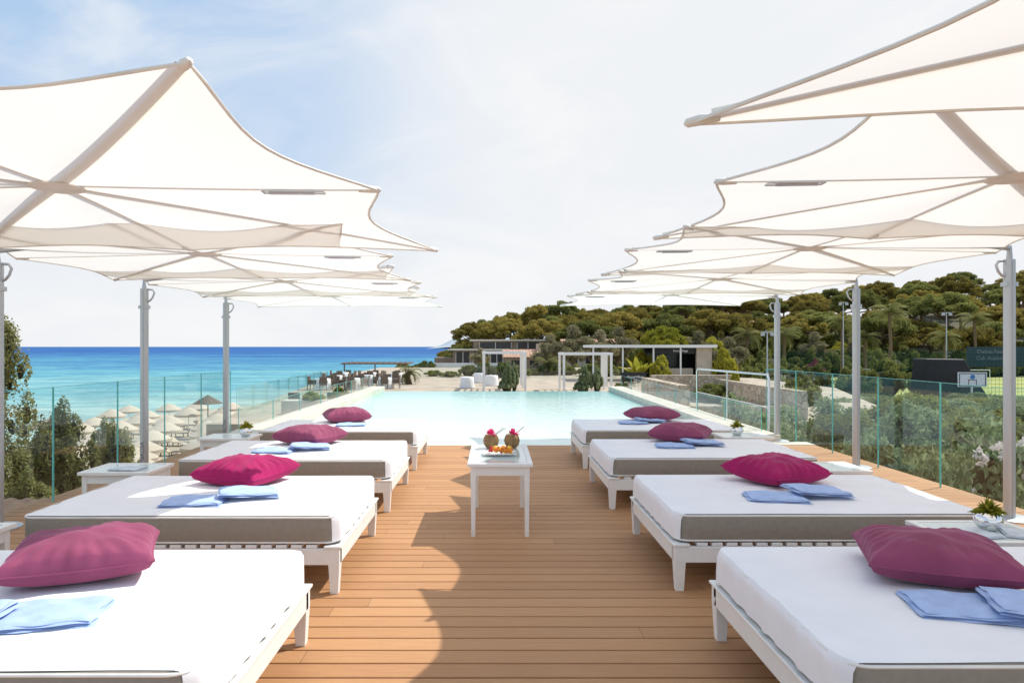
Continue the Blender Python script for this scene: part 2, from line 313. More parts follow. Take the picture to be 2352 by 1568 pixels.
# ------------------------------------------------------------ world, sun, camera
w=bpy.data.worlds.new('World'); sc.world=w; w.use_nodes=True; nt=w.node_tree; L=nt.links.new; bg=nt.nodes['Background']
S=Vector((1.8,1.0,2.5)).normalized(); el=math.asin(S.z); az=math.atan2(S.x,S.y)
sky=N(nt,'ShaderNodeTexSky',sky_type='NISHITA'); sky.sun_disc=False; sky.sun_elevation=el; sky.sun_rotation=az; sky.dust_density=1.5; sky.air_density=1.0
tc=N(nt,'ShaderNodeTexCoord'); 
def vdot(v,a,b):
    d=N(nt,'ShaderNodeVectorMath',operation='DOT_PRODUCT'); d.inputs[1].default_value=v; L(tc.outputs['Generated'],d.inputs[0])
    m=N(nt,'ShaderNodeMapRange',interpolation_type='SMOOTHSTEP'); m.inputs[1].default_value=a; m.inputs[2].default_value=b; L(d.outputs['Value'],m.inputs[0]); return m
f1=vdot(Vector((.40,.90,.40)).normalized(),.74,.95)
f2=vdot((0,0,1),.34,.04)
mp=N(nt,'ShaderNodeMapping'); mp.inputs['Scale'].default_value=(3.0,1.3,6.0); mp.inputs['Rotation'].default_value=(0,R(32),R(20)); L(tc.outputs['Generated'],mp.inputs[0])
no=N(nt,'ShaderNodeTexNoise',Scale=1.2,Detail=10,Roughness=.58,Distortion=.8); L(mp.outputs[0],no.inputs['Vector'])
mc=N(nt,'ShaderNodeMapRange',interpolation_type='SMOOTHSTEP'); mc.inputs[1].default_value=.40; mc.inputs[2].default_value=.75; mc.inputs[4].default_value=.6; L(no.outputs[0],mc.inputs[0])
def comb(a,b_):
    x=N(nt,'ShaderNodeMath',operation='ADD'); y=N(nt,'ShaderNodeMath',operation='MULTIPLY'); z=N(nt,'ShaderNodeMath',operation='SUBTRACT'); z.use_clamp=True
    L(a,x.inputs[0]); L(b_,x.inputs[1]); L(a,y.inputs[0]); L(b_,y.inputs[1]); L(x.outputs[0],z.inputs[0]); L(y.outputs[0],z.inputs[1]); return z.outputs[0]
q=comb(comb(f1.outputs[0],f2.outputs[0]),mc.outputs[0])
q2=N(nt,'ShaderNodeMapRange'); L(q,q2.inputs[0]); q2.inputs[3].default_value=.10; q2.inputs[4].default_value=.98
mx=N(nt,'ShaderNodeMix',data_type='RGBA'); L(q2.outputs[0],mx.inputs[0])
blue=N(nt,'ShaderNodeMix',data_type='RGBA'); blue.inputs[0].default_value=.8; L(sky.outputs[0],blue.inputs[6]); blue.inputs[7].default_value=(3.7,5.5,7.9,1)
wv=N(nt,'ShaderNodeMix',data_type='RGBA'); L(mc.outputs[0],wv.inputs[0]); wv.inputs[6].default_value=(7.35,7.5,7.7,1); wv.inputs[7].default_value=(8.3,8.25,8.2,1)
L(blue.outputs[2],mx.inputs[6]); L(wv.outputs[2],mx.inputs[7]); L(mx.outputs[2],bg.inputs[0]); bg.inputs[1].default_value=.12
sl=bpy.data.lights.new('Sun','SUN'); sl.energy=4.6; sl.angle=R(.5); sl.color=(1,.95,.86); so=bpy.data.objects.new('Sun',sl); col.objects.link(so); so.rotation_euler=S.to_track_quat('Z','Y').to_euler()
cd=bpy.data.cameras.new('Camera'); cam=bpy.data.objects.new('Camera',cd); col.objects.link(cam); cam.location=(0,0,1.6); cam.rotation_euler=(R(90),0,0)
cd.lens=24; cd.sensor_width=36; cd.shift_x=.0174; cd.shift_y=.0051; cd.clip_end=80000; cd.clip_start=.05; sc.camera=cam
sc.view_settings.view_transform='Standard'; sc.view_settings.look='None'; sc.view_settings.exposure=0

# ------------------------------------------------------------ terrain, sea
def interp(x,pts): return float(np.interp(x,[p[0] for p in pts],[p[1] for p in pts]))
CO=[(-60,-40),(0,-40),(60,-41),(85,-44),(100,-36),(125,-31),(200,-31),(330,-36),(420,-20),(600,60),(900,300)]
def ss(a,b_,x): t=min(1,max(0,(x-a)/(b_-a))); return t*t*(3-2*t)
def H(x,y):
    s=x-interp(y,CO)
    if s<0: return max(-9.5,-7+s*.09)
    z=-7.0+min(s,26)*.022
    z+=ss(26,38,s)*2.0
    if y>110: z+= ss(110,210,y)*ss(3,34,s)*(7+.075*max(x,0)) 
    z+= ss(5.5,9,x)*ss(70,45,y)*1.6
    pf=ss(36,46,x)*ss(62,74,y)*(1-ss(126,140,y)); z=z*(1-pf)+(-4.05)*pf
    return z
xs=list(np.arange(-80,200,4.0))+list(np.arange(200,700,25)); ys=list(np.arange(-60,340,5.0))+list(np.arange(340,1000,30))
mb=MB(); vs=[(x,y,H(x,y)+(nr.rand()-.5)*.1) for x in xs for y in ys]; ny=len(ys)
mb.add(vs,[(i*ny+j,(i+1)*ny+j,(i+1)*ny+j+1,i*ny+j+1) for i in range(len(xs)-1) for j in range(ny-1)])
make('ground',mb,'land',smooth=True,kind='structure')
mb=MB(); mb.add([(-50000,-20000,-7.02),(50000,-20000,-7.02),(50000,60000,-7.02),(-50000,60000,-7.02)],[(0,1,2,3)]); make('sea',mb,'sea',kind='structure')
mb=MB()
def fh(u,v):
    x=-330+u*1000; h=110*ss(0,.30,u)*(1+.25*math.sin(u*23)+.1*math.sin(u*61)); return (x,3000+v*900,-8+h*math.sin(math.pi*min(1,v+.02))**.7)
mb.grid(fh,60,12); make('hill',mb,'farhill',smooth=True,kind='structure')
mb=MB(); mb.add([(44,74,-3.95),(120,74,-3.95),(120,124,-3.95),(44,124,-3.95)],[(0,1,2,3)]); make('pitch',mb,'turf',kind='structure')
mb=MB(); 
for x0,x1,y0,y1 in((46,118,76,76.15),(46,118,121,121.15),(46,46.15,76.15,121),(80,80.15,76.15,121)): mb.add([(x0,y0,-3.94),(x1,y0,-3.94),(x1,y1,-3.94),(x0,y1,-3.94)],[(0,1,2,3)])
make('pitch_marking',mb,'text_white',kind='structure')

# ------------------------------------------------------------ deck
mb=MB(); prof=[]
P=PB
k0=int(-3/P)
for k in range(k0,int(11.05/P)+1):
    a=k*P
    prof+=[(a+.000,-.024),(a+.011,-.024),(a+.012,-.002),(a+.016,0),(a+P-.004,0),(a+P-.0005,-.002)]
vs=[(x,q_[0],q_[1]) for x in(-4.72,5.22) for q_ in prof]; n_=len(prof)
mb.add(vs,[(i,n_+i,n_+i+1,i+1) for i in range(n_-1)]); make('deck',mb,'deck',kind='structure')
YD=11.12
mb=MB(); mb.box(-4.74,5.24,-4,YD-.02,-7,-.04); o=make('building',mb,'brownwall',label='rendered base building carrying the wooden deck',category='building')
mb=MB(); mb.box(-4.6,4.8,YD,25.2,-7,-.22); make('pool_base',mb,'stucco',label='rendered base of the raised infinity pool',category='pool base')
mb=MB(); mb.box(-4.1,4.28,YD,25.38,-.2,-.06); make('water',mb,'water',kind='structure')
for nm,x0,x1 in(('pool_wall',-4.62,-4.1),('pool_wall',4.28,4.82)):
    mb=MB(); mb.box(x0,x1,YD+.35,25.6,-.25,.12); make(nm,mb,'coping',bevel=.015,label='low cream stone coping wall along the infinity pool',category='pool wall',group='pool coping walls')
mb=MB(); mb.box(-4.62,-4.1,YD-.0,YD+.35,-.25,.004); mb.box(4.28,5.24,YD,YD+.35,-.25,.004); make('paving',mb,'coping',kind='structure')
def glass(x,y0,y1,z0,z1,lab,grp,yaxis=True):
    t=thing('glass_panel',((x,(y0+y1)/2,z0) if yaxis else ((y0+y1)/2,x,z0)),lab,'glass railing',grp,0 if yaxis else R(90))
    l=(y1-y0)/2; h=z1-z0; mb=MB(); mb.add([(0,-l,0),(0,l,0),(0,l,h),(0,-l,h)],[(0,1,2,3)]); make('pane',mb,'glass',t)
    mb=MB(); mb.box(-.006,.006,-l-.004,-l,0,h); mb.box(-.006,.006,l,l+.004,0,h); mb.box(-.006,.006,-l,l,h,h+.004); make('pane_edge',mb,'edge',t)
    return t
X=4.55
ed=[4.35,X*1568/(1135-122),X*1568/(1135-270),X*1568/(1135-378),X*1568/(1135-462),X*1568/(1135-530)]
for a,b_ in zip(ed[:-1],ed[1:]): glass(-X,a+.008,b_-.008,-.02,1.18,'clear frameless glass railing panel on the deck edge','deck glass railing panels')
glass(-X,2.6,4.33,-.02,1.18,'clear frameless glass railing panel on the deck edge','deck glass railing panels')
X=5.08
ed=[4.9]+[X*1568/(p-1135) for p in(2160,2017,1912,1828,1760)]
for a,b_ in zip(ed[:-1],ed[1:]): glass(X,a+.008,b_-.008,-.02,1.19,'clear frameless glass railing panel on the deck edge','deck glass railing panels')
for x in(-4.5,4.7):
    for k in range(7):
        a=12.0+k*1.9; glass(x,a+.01,a+1.89,.10,.52,'low clear glass panel on the pool coping','pool glass panels')
t=thing('handrail',(4.95,12.3,0),'polished steel tube handrail beside the pool steps','handrail')
mb=MB(); mb.tube([(0,0,-.1),(0,0,1.02),(0,.06,1.09),(0,4.3,1.06),(0,4.36,1.0),(0,4.36,-.1)],.022,10); make('rail',mb,'steel',t,smooth=True)
mb=MB(); mb.tube([(0,2.2,-.1),(0,2.2,1.06)],.018,10); mb.tube([(0,.0,.5),(0,4.36,.5)],.012,8); make('baluster',mb,'steel',t,smooth=True)

# ------------------------------------------------------------ umbrellas
def canopy_parts(t,rim,hz):
    NU=12; NR=14
    def pt(a,r):
        i=int(a)%8; u=a-int(a); p=Vector(rim[i]); q_=Vector(rim[(i+1)%8])
        e=p.lerp(q_,u); pull=1-.135*(math.sin(math.pi*u)**1.1)
        x,y_=e.x*pull*r,e.y*pull*r
        z=e.z*(r**1.7)+.03*(1-r)**2 - .02*math.sin(math.pi*u)*math.sin(math.pi*r)
        return Vector((x,y_,z))
    mb=MB(); na=8*NU; vs=[(0,0,.03)]
    for j in range(1,NR+1):
        for k in range(na): vs.append(pt(k/NU,j/NR))
    fs=[(0,1+k,1+(k+1)%na) for k in range(na)]
    for j in range(NR-1):
        for k in range(na): fs.append((1+j*na+k,1+(j+1)*na+k,1+(j+1)*na+(k+1)%na,1+j*na+(k+1)%na))
    mb.add(vs,fs); cn=make('canopy',mb,'canopy',t,loc=(0,0,hz))
    for p in cn.data.polygons: p.use_smooth=True
    mb=MB(); mb.loop([pt(k/NU,1) for k in range(na)],.008,6)
    for i in range(8):
        e=pt(i,1); d=Vector((e.x,e.y,0)).normalized(); mb.tube([e-d*.12+Vector((0,0,.004)),e-d*.05+Vector((0,0,.008)),e+d*.0+Vector((0,0,.004)),e+d*.012],[.014,.022,.018,.006],8)
    h=make('canopy_hem',mb,'hem',cn,smooth=True)
    for i in range(8):
        mb=MB(); w0=.040 if i%2 else .022
        a=[pt(i,r/10*.965)+Vector((0,0,.012)) for r in range(0,11)]
        d=Vector((rim[i][0],rim[i][1],0)).normalized(); s_=Vector((-d.y,d.x,0))
        vs=[];fs=[]
        for j,p in enumerate(a):
            wd=w0*(1.15-.55*j/10)
            vs+= [p+s_*wd,p-s_*wd,p-s_*wd+Vector((0,0,.016)),p+s_*wd+Vector((0,0,.016))]
        for k in range(10):
            for c in range(4): fs.append((k*4+c,k*4+(c+1)%4,(k+1)*4+(c+1)%4,(k+1)*4+c))
        mb.add(vs,fs); make('rib',mb,'rib',t,loc=(0,0,hz))
    mb=MB(); mb.lathe([(.0,-.012),(.12,-.012),(.15,-.004),(.15,.006)],24,(0,0,.018)); make('hub',mb,'hem',t,loc=(0,0,hz),smooth=True)
    e=[pt(0,r) for r in(.64,.68,.80,.83)]
    mb=MB(); mb.tube([e[0]+Vector((0,.03,-.012)),e[3]+Vector((0,.03,-.012)),e[3]+Vector((0,-.03,-.012)),e[0]+Vector((0,-.03,-.012)),e[0]+Vector((0,.03,-.012))],.006,6)
    mb.tube([(e[0]+e[1])/2+Vector((0,0,-.015)),e[2]+Vector((0,0,-.015))],.012,8)
    make('handle',mb,'alu',t,loc=(0,0,hz),smooth=True)
def umbrella(hx,hy,hz,px,py,sgn,rim=None,zn=.10,zf=-.07,lab='cream stretched fabric side-post umbrella over the sunbeds',cn=None):
    t=thing('sun_umbrella',(px,py,0),lab,'umbrella','cream umbrellas over the sunbeds')
    s=sgn
    if rim is None:
        rim=[(1.78*s,0,0),(1.74*s,1.72,zf),(0,1.62,zf*.8),(-1.82*s,1.72,zf),(-1.8*s,0,-.02),(-1.8*s,-1.7,zn),(0,-1.6,zn*.7),(1.66*s,-1.62,zn if cn is None else cn)]
    off=Vector((hx-px,hy-py,0))
    before=set(bpy.data.objects.keys())
    canopy_parts(t,rim,hz)
    for k in set(bpy.data.objects.keys())-before:
        o=bpy.data.objects[k]
        if o.parent==t: o.location=Vector(o.location)+off
    top=hz-.12
    mb=MB(); mb.tube([(0,0,0),(0,0,top)],.048,20)
    mb.box(-.011,.011,-.056,-.044,.02,top-.02); pole=make('pole',mb,'alu',t,smooth=True)
    mb=MB(); mb.lathe([(.0,.02),(.17,.02),(.19,.012),(.19,0)],28); make('base_plate',mb,'alu',t,smooth=True)
    mb=MB(); mb.tube([(0.045*s,0,top-.01),(.10*s,0,top-.015),(.125*s,0,top-.05),(.105*s,0,top-.11),(.07*s,0,top-.15),(.045*s,0,top-.16)],.012,8); mb.box(-.056,.056,-.04,.04,top-.25,top-.21)
    make('bracket',mb,'alu',t,smooth=True)
    a=Vector((0,0,top-.02)); b2=Vector((off.x,off.y,hz+.085)); pts=[a,a+Vector((0,0,.13))]+[a.lerp(b2,u)+Vector((0,0,.16*math.sin(math.pi*min(1,u*1.0))+.06*(1-u))) for u in(.2,.4,.6,.8,1)]
    mb=MB(); mb.tube(pts,.03,10); make('arm',mb,'alu',t,smooth=True)
    if s>0: text('UMBROSA',.07,'text_grey',pole,(0.0,-.058,.27),(R(90),R(-90),0))
    return t
rimA=[(1.90,0,.0),(2.08,1.95,-.08),(0,1.75,-.10),(-1.8,1.8,-.08),(-1.8,0,-.02),(-1.8,-1.6,.08),(0,-1.62,.06),(1.47,-1.55,.11)]
umbrella(-2.58,4.03,2.52,-4.34,3.5,1,rimA)
for hy,py,hz,px in((6.5,6.02,2.46,-4.38),(9.0,8.47,2.44,-4.34),(11.5,11.05,2.43,-4.34)): umbrella(-2.75,hy,hz,px,py,1,zn=.06,cn=.02,zf=-.06)
for hy,py,hz in((1.12,1.2,2.53),(4.0,3.8,2.57),(6.6,6.36,2.53),(9.2,9.05,2.49),(11.8,11.58,2.47)):
    rr=None
    if hy<2: rr=[(-1.78,0,0),(-2.32,1.46,-.09),(0,1.62,-.05),(1.82,1.72,-.07),(1.8,0,-.02),(1.8,-1.7,.1),(0,-1.6,.08),(-1.66,-1.62,.1)]
    if 3<hy<5: rr=[(-1.75,0,-.01),(-1.76,1.5,-.10),(0,1.55,-.09),(1.82,1.72,-.07),(1.8,0,-.02),(1.8,-1.6,.1),(0,-1.5,.07),(-1.46,-1.4,.06)]
    umbrella(3.05,hy,hz,4.8,py,-1,rr,zn=.06,cn=-.06,zf=-.06)

# ------------------------------------------------------------ daybeds
LX=2.1; WY=1.42
def daybed():
    t=thing('daybed',(0,0,0),'white wooden daybed with taupe mattress and white sheet on the deck','daybed','double daybeds on the deck')
    mb=MB(); hx,hy=LX/2,WY/2
    mb.box(-hx+.0,hx,-hy,-hy+.03,.19,.295); mb.box(-hx,hx,hy-.03,hy,.19,.295); mb.box(hx-.03,hx-.001,-hy+.03,hy-.03,.19,.295); mb.box(-hx+.001,-hx+.03,-hy+.03,hy-.03,.19,.295)
    mb.box(hx-.1,hx+.012,-hy-.01,hy+.01,.2965,.312)
    k=-hx+.02
    while k<hx-.16: mb.box(k,k+.07,-hy+.004,hy-.004,.2965,.318); k+=.098
    make('frame',mb,'white',t,bevel=.004)
    for sx_ in(-1,1):
        for sy in(-1,1):
            mb=MB(); cx,cy=sx_*(hx-.037),sy*(hy-.037)
            vs=[]
            for z,wd in((0,.026),(.19,.036),(.29,.036)):
                vs+=[(cx-wd,cy-wd,z),(cx+wd,cy-wd,z),(cx+wd,cy+wd,z),(cx-wd,cy+wd,z)]
            mb.add(vs,[(3,2,1,0)]+[(i*4+j,i*4+(j+1)%4,i*4+4+(j+1)%4,i*4+4+j) for i in(0,1) for j in range(4)]+[(8,9,10,11)])
            o=make('leg',mb,'white',t,bevel=.003); 
    rc_=.10
    mb=MB(); ring=rslab(mb,LX-.03,WY-.02,rc_,.322,.500,.016); mt=make('mattress',mb,'taupe',t,smooth=True)
    mb=MB(); mb.loop(ring(.002,.332),.0065,6); mb.loop(ring(.003,.492),.0065,6); make('piping',mb,'piping',mt,smooth=True)
    l,wd,r=LX-.03,WY-.02,rc_; hw=wd/2
    ph=rng.random()*9
    def sh(u,v):
        yy=(v*2-1)*(hw-.014); ay=max(0,abs(yy)-(hw-r)); xe=l/2-r+math.sqrt(max(0,r*r-ay*ay))+.006
        L1=l-.05; tot=L1+.165; s_=u*tot; xs_=-l/2+.04
        ev=1-abs(v*2-1)**8
        wr=(.003*math.sin(yy*9+s_*5+ph)+.0022*math.sin(yy*23-s_*13)+.0018*math.sin(yy*41+s_*7))*ev
        topz=.5085+wr-.005*max(0,(abs(v*2-1)-.965)/.035)
        sc_=(xe-xs_)/(l/2+.006-xs_)
        flat=(l/2+.006-xs_)-.02
        if s_<=flat: return (xs_+s_*sc_*1.0,yy+.004*math.sin(s_*6+ph)*(1 if abs(v-.5)>.49 else 0),topz)
        q_=s_-flat
        if q_<.032:
            a=q_/.032*math.pi/2; return (xe-.02*sc_+.02*math.sin(a),yy,topz-.02*(1-math.cos(a)))
        dz=q_-.032; fold=.008*math.sin(yy*29+1+2*math.sin(yy*5))*min(1,dz*12)+.004*math.sin(yy*57)
        return (xe+.004+max(-.002,fold)*.9,yy,max(.333,.487-dz*1.15))
    mb=MB(); mb.grid(sh,110,48); make('sheet',mb,'sheet',t,smooth=True)
    return t
bed=daybed()
YL=[3.00,5.12,7.30,9.55]; YR=[3.06,5.17,7.42,9.64]
bed.location=(-1.0-LX/2,YL[0],0)
for y_ in YL[1:]: dup(bed,(-1.0-LX/2+ (0.0),y_,0))
for y_,x_ in zip(YR,(1.2,1.18,1.13,1.16)): dup(bed,(x_+LX/2,y_,0),rz=math.pi)

def pillow(name,m):
    t=thing(name,(0,0,0),'','cushion','velvet cushions on the daybeds')
    n=36; A,B,T=.315,.285,.132; mb=MB()
    def f(sg):
        def g(u,v):
            a,b_=u*2-1,v*2-1
            x=A*a*(1-.055*(1-b_*b_)); y_=B*b_*(1-.055*(1-a*a))
            e=max(0,(1-a**2)*(1-b_**2))
            h=T*e**.36; wr=.007*math.sin(9*a+7*b_+sg)*math.sin(5*b_-3*a)*e**.3+.008*math.sin(22*math.atan2(b_,a)+3*a)*(1-e)*min(1,e*7)
            wr+=.006*math.sin(4*(a-b_)+1)*e-.010*math.exp(-((a+.25*b_-.1)**2)*9)*e
            z=h+wr if sg>0 else -min(h,.085*e**.25)
            return (x,y_,z+.085+ .014*(a*a*b_*b_))
        return g
    mb.grid(f(1),n,n); k=MB(); k.grid(f(-1),n,n); mb.add(k.v,[tuple(reversed(q_)) for q_ in k.f])
    make('cover',mb,m,t,smooth=True)
    e=[]
    g=f(1)
    for i in range(n): e.append(g(i/n,0))
    for i in range(n): e.append(g(1,i/n))
    for i in range(n): e.append(g(1-i/n,1))
    for i in range(n): e.append(g(0,1-i/n))
    mb=MB(); mb.loop(e,.005,6); make('piping',mb,m,t,smooth=True)
    return t
pm=pillow('cushion','magenta'); pp=pillow('cushion','hazed_magenta')
ZT=.508
pm.location=(-2.0,5.52,ZT); pm.rotation_euler=(R(3),0,R(-22)); pm['label']='bright magenta velvet cushion lying on a white daybed'
def setp(o,l,rz,rx=0): o.location=l; o.rotation_euler=(R(rx),0,R(rz))
o=dup(pm,(0,0,0)); setp(o,(2.28,5.55,ZT),28,3)
pp['label']='magenta velvet cushion, muted by painted-in haze, lying on a white daybed'; setp(pp,(-1.98,3.30,ZT),24,0)
for l,a in(((-2.08,7.72,ZT),-25),((-2.15,9.95,ZT),22),((2.10,3.26,ZT),-20),((2.17,7.95,ZT),-28),((2.33,10.1,ZT),25)):
    o=dup(pp,(0,0,0)); setp(o,l,a)
def towel():
    t=thing('towel',(0,0,0),'folded pale blue towel lying on a white daybed','towel','folded blue towels')
    mb=MB()
    for li in range(4):
        hx,hy=.208-.005*li,.150-.003*li; ox,oy=(.004,-.003,.004,0)[li],(0,.004,-.004,.002)[li]; zb=.007*li
        def top(u,v):
            a,b_=u*2-1,v*2-1; e=(1-abs(a)**18)*(1-abs(b_)**16)
            x=a*hx+ox+.004*math.sin(b_*5+li*2)*abs(a); y_=b_*hy+oy+.004*math.sin(a*6+li*1.3)*abs(b_)
            wv=(.003*math.sin(a*5+b_*3+1)+.002*math.sin(b_*9-a*4))*(li/3)
            return (x,y_,zb+wv+e*.009+(.0025*math.sin(a*9)*math.sin(b_*7)*e if li==3 else 0))
        mb.grid(top,30,24)
    make('fold',mb,'towel',t,smooth=True); return t
tw=towel(); 
TL=[((-2.10,4.78,0),8),((-1.78,4.95,.0),20),((-2.28,7.10,0),-6),((-1.95,7.24,0),14),((-1.98,9.45,0),5),((-1.80,2.76,0),12),((-2.12,2.62,0),4),
    ((2.02,4.90,0),-10),((2.36,5.0,0),4),((1.97,7.45,0),-10),((2.3,7.55,0),6),((1.98,9.72,0),-4),((2.24,9.82,0),8),((1.95,2.84,0),-12),((2.22,2.74,0),-20)]
for i,(l,a) in enumerate(TL):
    p=(l[0],l[1],ZT+(.002+ (.030 if i in(1,3,8,10,12,6,14) else 0)))
    if i==0: tw.location=p; tw.rotation_euler=(0,0,R(a))
    else: 
        o=dup(tw,p,R(a))
        if i in(1,3): o.rotation_euler=(0,R(4),R(a))
        if i in(8,10,12,14): o.rotation_euler=(0,R(4),R(a))
        if i==6: o.rotation_euler=(0,R(-4),R(a))

# ------------------------------------------------------------ tables
def table(name,lx,ly,h,lab,cat,grp=None,lw=.045):
    t=thing(name,(0,0,0),lab,cat,grp); hx,hy=lx/2,ly/2
    mb=MB(); f=.045
    mb.box(-hx,hx,-hy,-hy+f,h-.028,h); mb.box(-hx,hx,hy-f,hy,h-.028,h); mb.box(-hx,-hx+f,-hy+f,hy-f,h-.028,h); mb.box(hx-f,hx,-hy+f,hy-f,h-.028,h)
    make('tabletop',mb,'white',t,bevel=.003)
    mb=MB(); mb.box(-hx+f+.001,hx-f-.001,-hy+f+.001,hy-f-.001,h-.012,h-.003); make('glass_insert',mb,'tableglass',t)
    i=.03; mb=MB(); mb.box(-hx+i,hx-i,-hy+i,-hy+i+.02,h-.105,h-.029); mb.box(-hx+i,hx-i,hy-i-.02,hy-i,h-.105,h-.029); mb.box(-hx+i,-hx+i+.02,-hy+i+.02,hy-i-.02,h-.105,h-.029); mb.box(hx-i-.02,hx-i,-hy+i+.02,hy-i-.02,h-.105,h-.029)
    make('apron',mb,'white',t,bevel=.002)
    for sx_ in(-1,1):
        for sy in(-1,1):
            mb=MB(); cx,cy=sx_*(hx-i-lw/2+.004),sy*(hy-i-lw/2+.004); vs=[]
            for z,wd in((.05,lw*.36),(h-.1,lw*.5),(h-.029,lw*.5)): vs+=[(cx-wd,cy-wd,z),(cx+wd,cy-wd,z),(cx+wd,cy+wd,z),(cx-wd,cy+wd,z)]
            mb.add(vs,[(3,2,1,0)]+[(a*4+j,a*4+(j+1)%4,a*4+4+(j+1)%4,a*4+4+j) for a in(0,1) for j in range(4)]+[(8,9,10,11)])
            lg=make('leg',mb,'white',t,bevel=.002)
            mb=MB(); wd=lw*.38; mb.box(cx-wd,cx+wd,cy-wd,cy+wd,0,.05); make('foot_cap',mb,'hem',lg)
    return t
ct=table('coffee_table',.55,1.12,.62,'white wooden table with glass top carrying fruit and coconut drinks','table'); ct.location=(.05,6.28,0)
stb=table('side_table',.62,.50,.50,'small white side table with glass top between daybeds','side table','side tables between the daybeds'); stb.location=(2.92,4.09,0)
for p in((-3.3,4.03,0),(-3.34,6.22,0),(-3.25,8.42,0),(3.05,6.3,0),(3.1,8.53,0)): dup(stb,p)
def potplant():
    t=thing('potted_plant',(0,0,0),'small green succulent in a round mirrored silver pot','plant','potted plants on side tables')
    mb=MB(); mb.lathe([(0,0),(.045,0),(.07,.025),(.078,.055),(.066,.09),(.045,.105),(.04,.10),(0,.09)],24); make('pot',mb,'silver',t,smooth=True)
    mb=MB()
    for k in range(150):
        a=rng.random()*6.28; l=rng.uniform(.05,.11); e=rng.uniform(.1,1.4); d=Vector((math.cos(a)*math.cos(e),math.sin(a)*math.cos(e),math.sin(e))); s_=Vector((-math.sin(a),math.cos(a),0))*.009
        p=Vector((0,0,.10)); q1=p+d*l*.6; q2=p+d*l+Vector((0,0,-.03*math.cos(e)))
        mb.add([p-s_*.4,p+s_*.4,q1+s_,q2,q1-s_],[(0,1,2,3,4)])
    make('leaves',mb,'lime',t); return t
pt_=potplant(); pt_.location=(2.98,4.12,.5); 
for p in((-3.07,8.44,.5),(3.04,8.55,.5)): dup(pt_,p,1.3)
def mag(p,a):
    mb=MB(); mb.box(-.13,.13,-.10,.10,0,.006); mb.box(-.12,.125,-.095,.1,.0062,.011); make('magazine',mb,'paper',loc=p,rot=(0,0,R(a)),label='glossy magazine lying on a side table',category='magazine',group='magazines')
mag((2.80,4.0,.501),12); mag((-3.3,6.15,.501),-8); mag((3.12,3.98,.501),-25)
t=thing('fruit_plate',(.05,6.2,.62),'white square plate of sliced tropical fruit on the table','plate of fruit')
mb=MB(); rslab(mb,.22,.16,.02,0,.006,.003,4); mb.loop([(-.15,-.11,.02),(.15,-.11,.02),(.15,.11,.02),(-.15,.11,.02)],.004,6)
def pl(u,v):
    a,b_=u*2-1,v*2-1; return (a*.15,b_*.11,.004+.018*max(abs(a),abs(b_))**3)
mb.grid(pl,16,12); make('plate',mb,'plate',t,smooth=True)
for nm,mk,cnt in(('orange_slices','orange',16),('pineapple_chunks','yellow',16),('berries','berry',12)):
    mb=MB()
    for k in range(cnt):
        c=(rng.uniform(-.10,.10),rng.uniform(-.06,.06),.025+rng.random()*.045); mb.blob(c,(rng.uniform(.012,.028),rng.uniform(.012,.024),rng.uniform(.01,.02)) if mk!='berry' else .012,5,.15)
    make(nm,mb,mk,t,smooth=(mk!='yellow'))
def coconut():
    t=thing('coconut_drink',(0,0,0),'opened coconut drink with pink flower and wooden sticks','coconut','coconut drinks on the table')
    mb=MB(); mb.lathe([(0,0),(.045,.002),(.068,.03),(.077,.07),(.070,.105),(.054,.130),(.048,.128),(.03,.11),(0,.105)],20,fl=lambda q,z:1+.03*math.sin(3*q)+.015*math.sin(11*q)); make('shell',mb,'coco',t,smooth=True)
    mb=MB()
    for k in range(30):
        a=rng.random()*6.28; e=rng.uniform(0,1.4); d=Vector((math.cos(a)*math.cos(e),math.sin(a)*math.cos(e),math.sin(e))); s_=Vector((-math.sin(a),math.cos(a),.3*rng.random()))*.018; p=Vector((0.0,-.02,.13))
        mb.add([p,p+d*.035+s_,p+d*.065,p+d*.035-s_],[(0,1,2,3)])
    make('flower',mb,'pink',t)
    mb=MB(); mb.tube([(.01,0,.11),(.12,-.02,.20)],.003,6); mb.tube([(.02,.01,.11),(.14,.02,.19)],.003,6); make('sticks',mb,'straw',t); return t
cc=coconut(); cc.location=(-.03,6.62,.62); dup(cc,(.175,6.64,.62),.5)

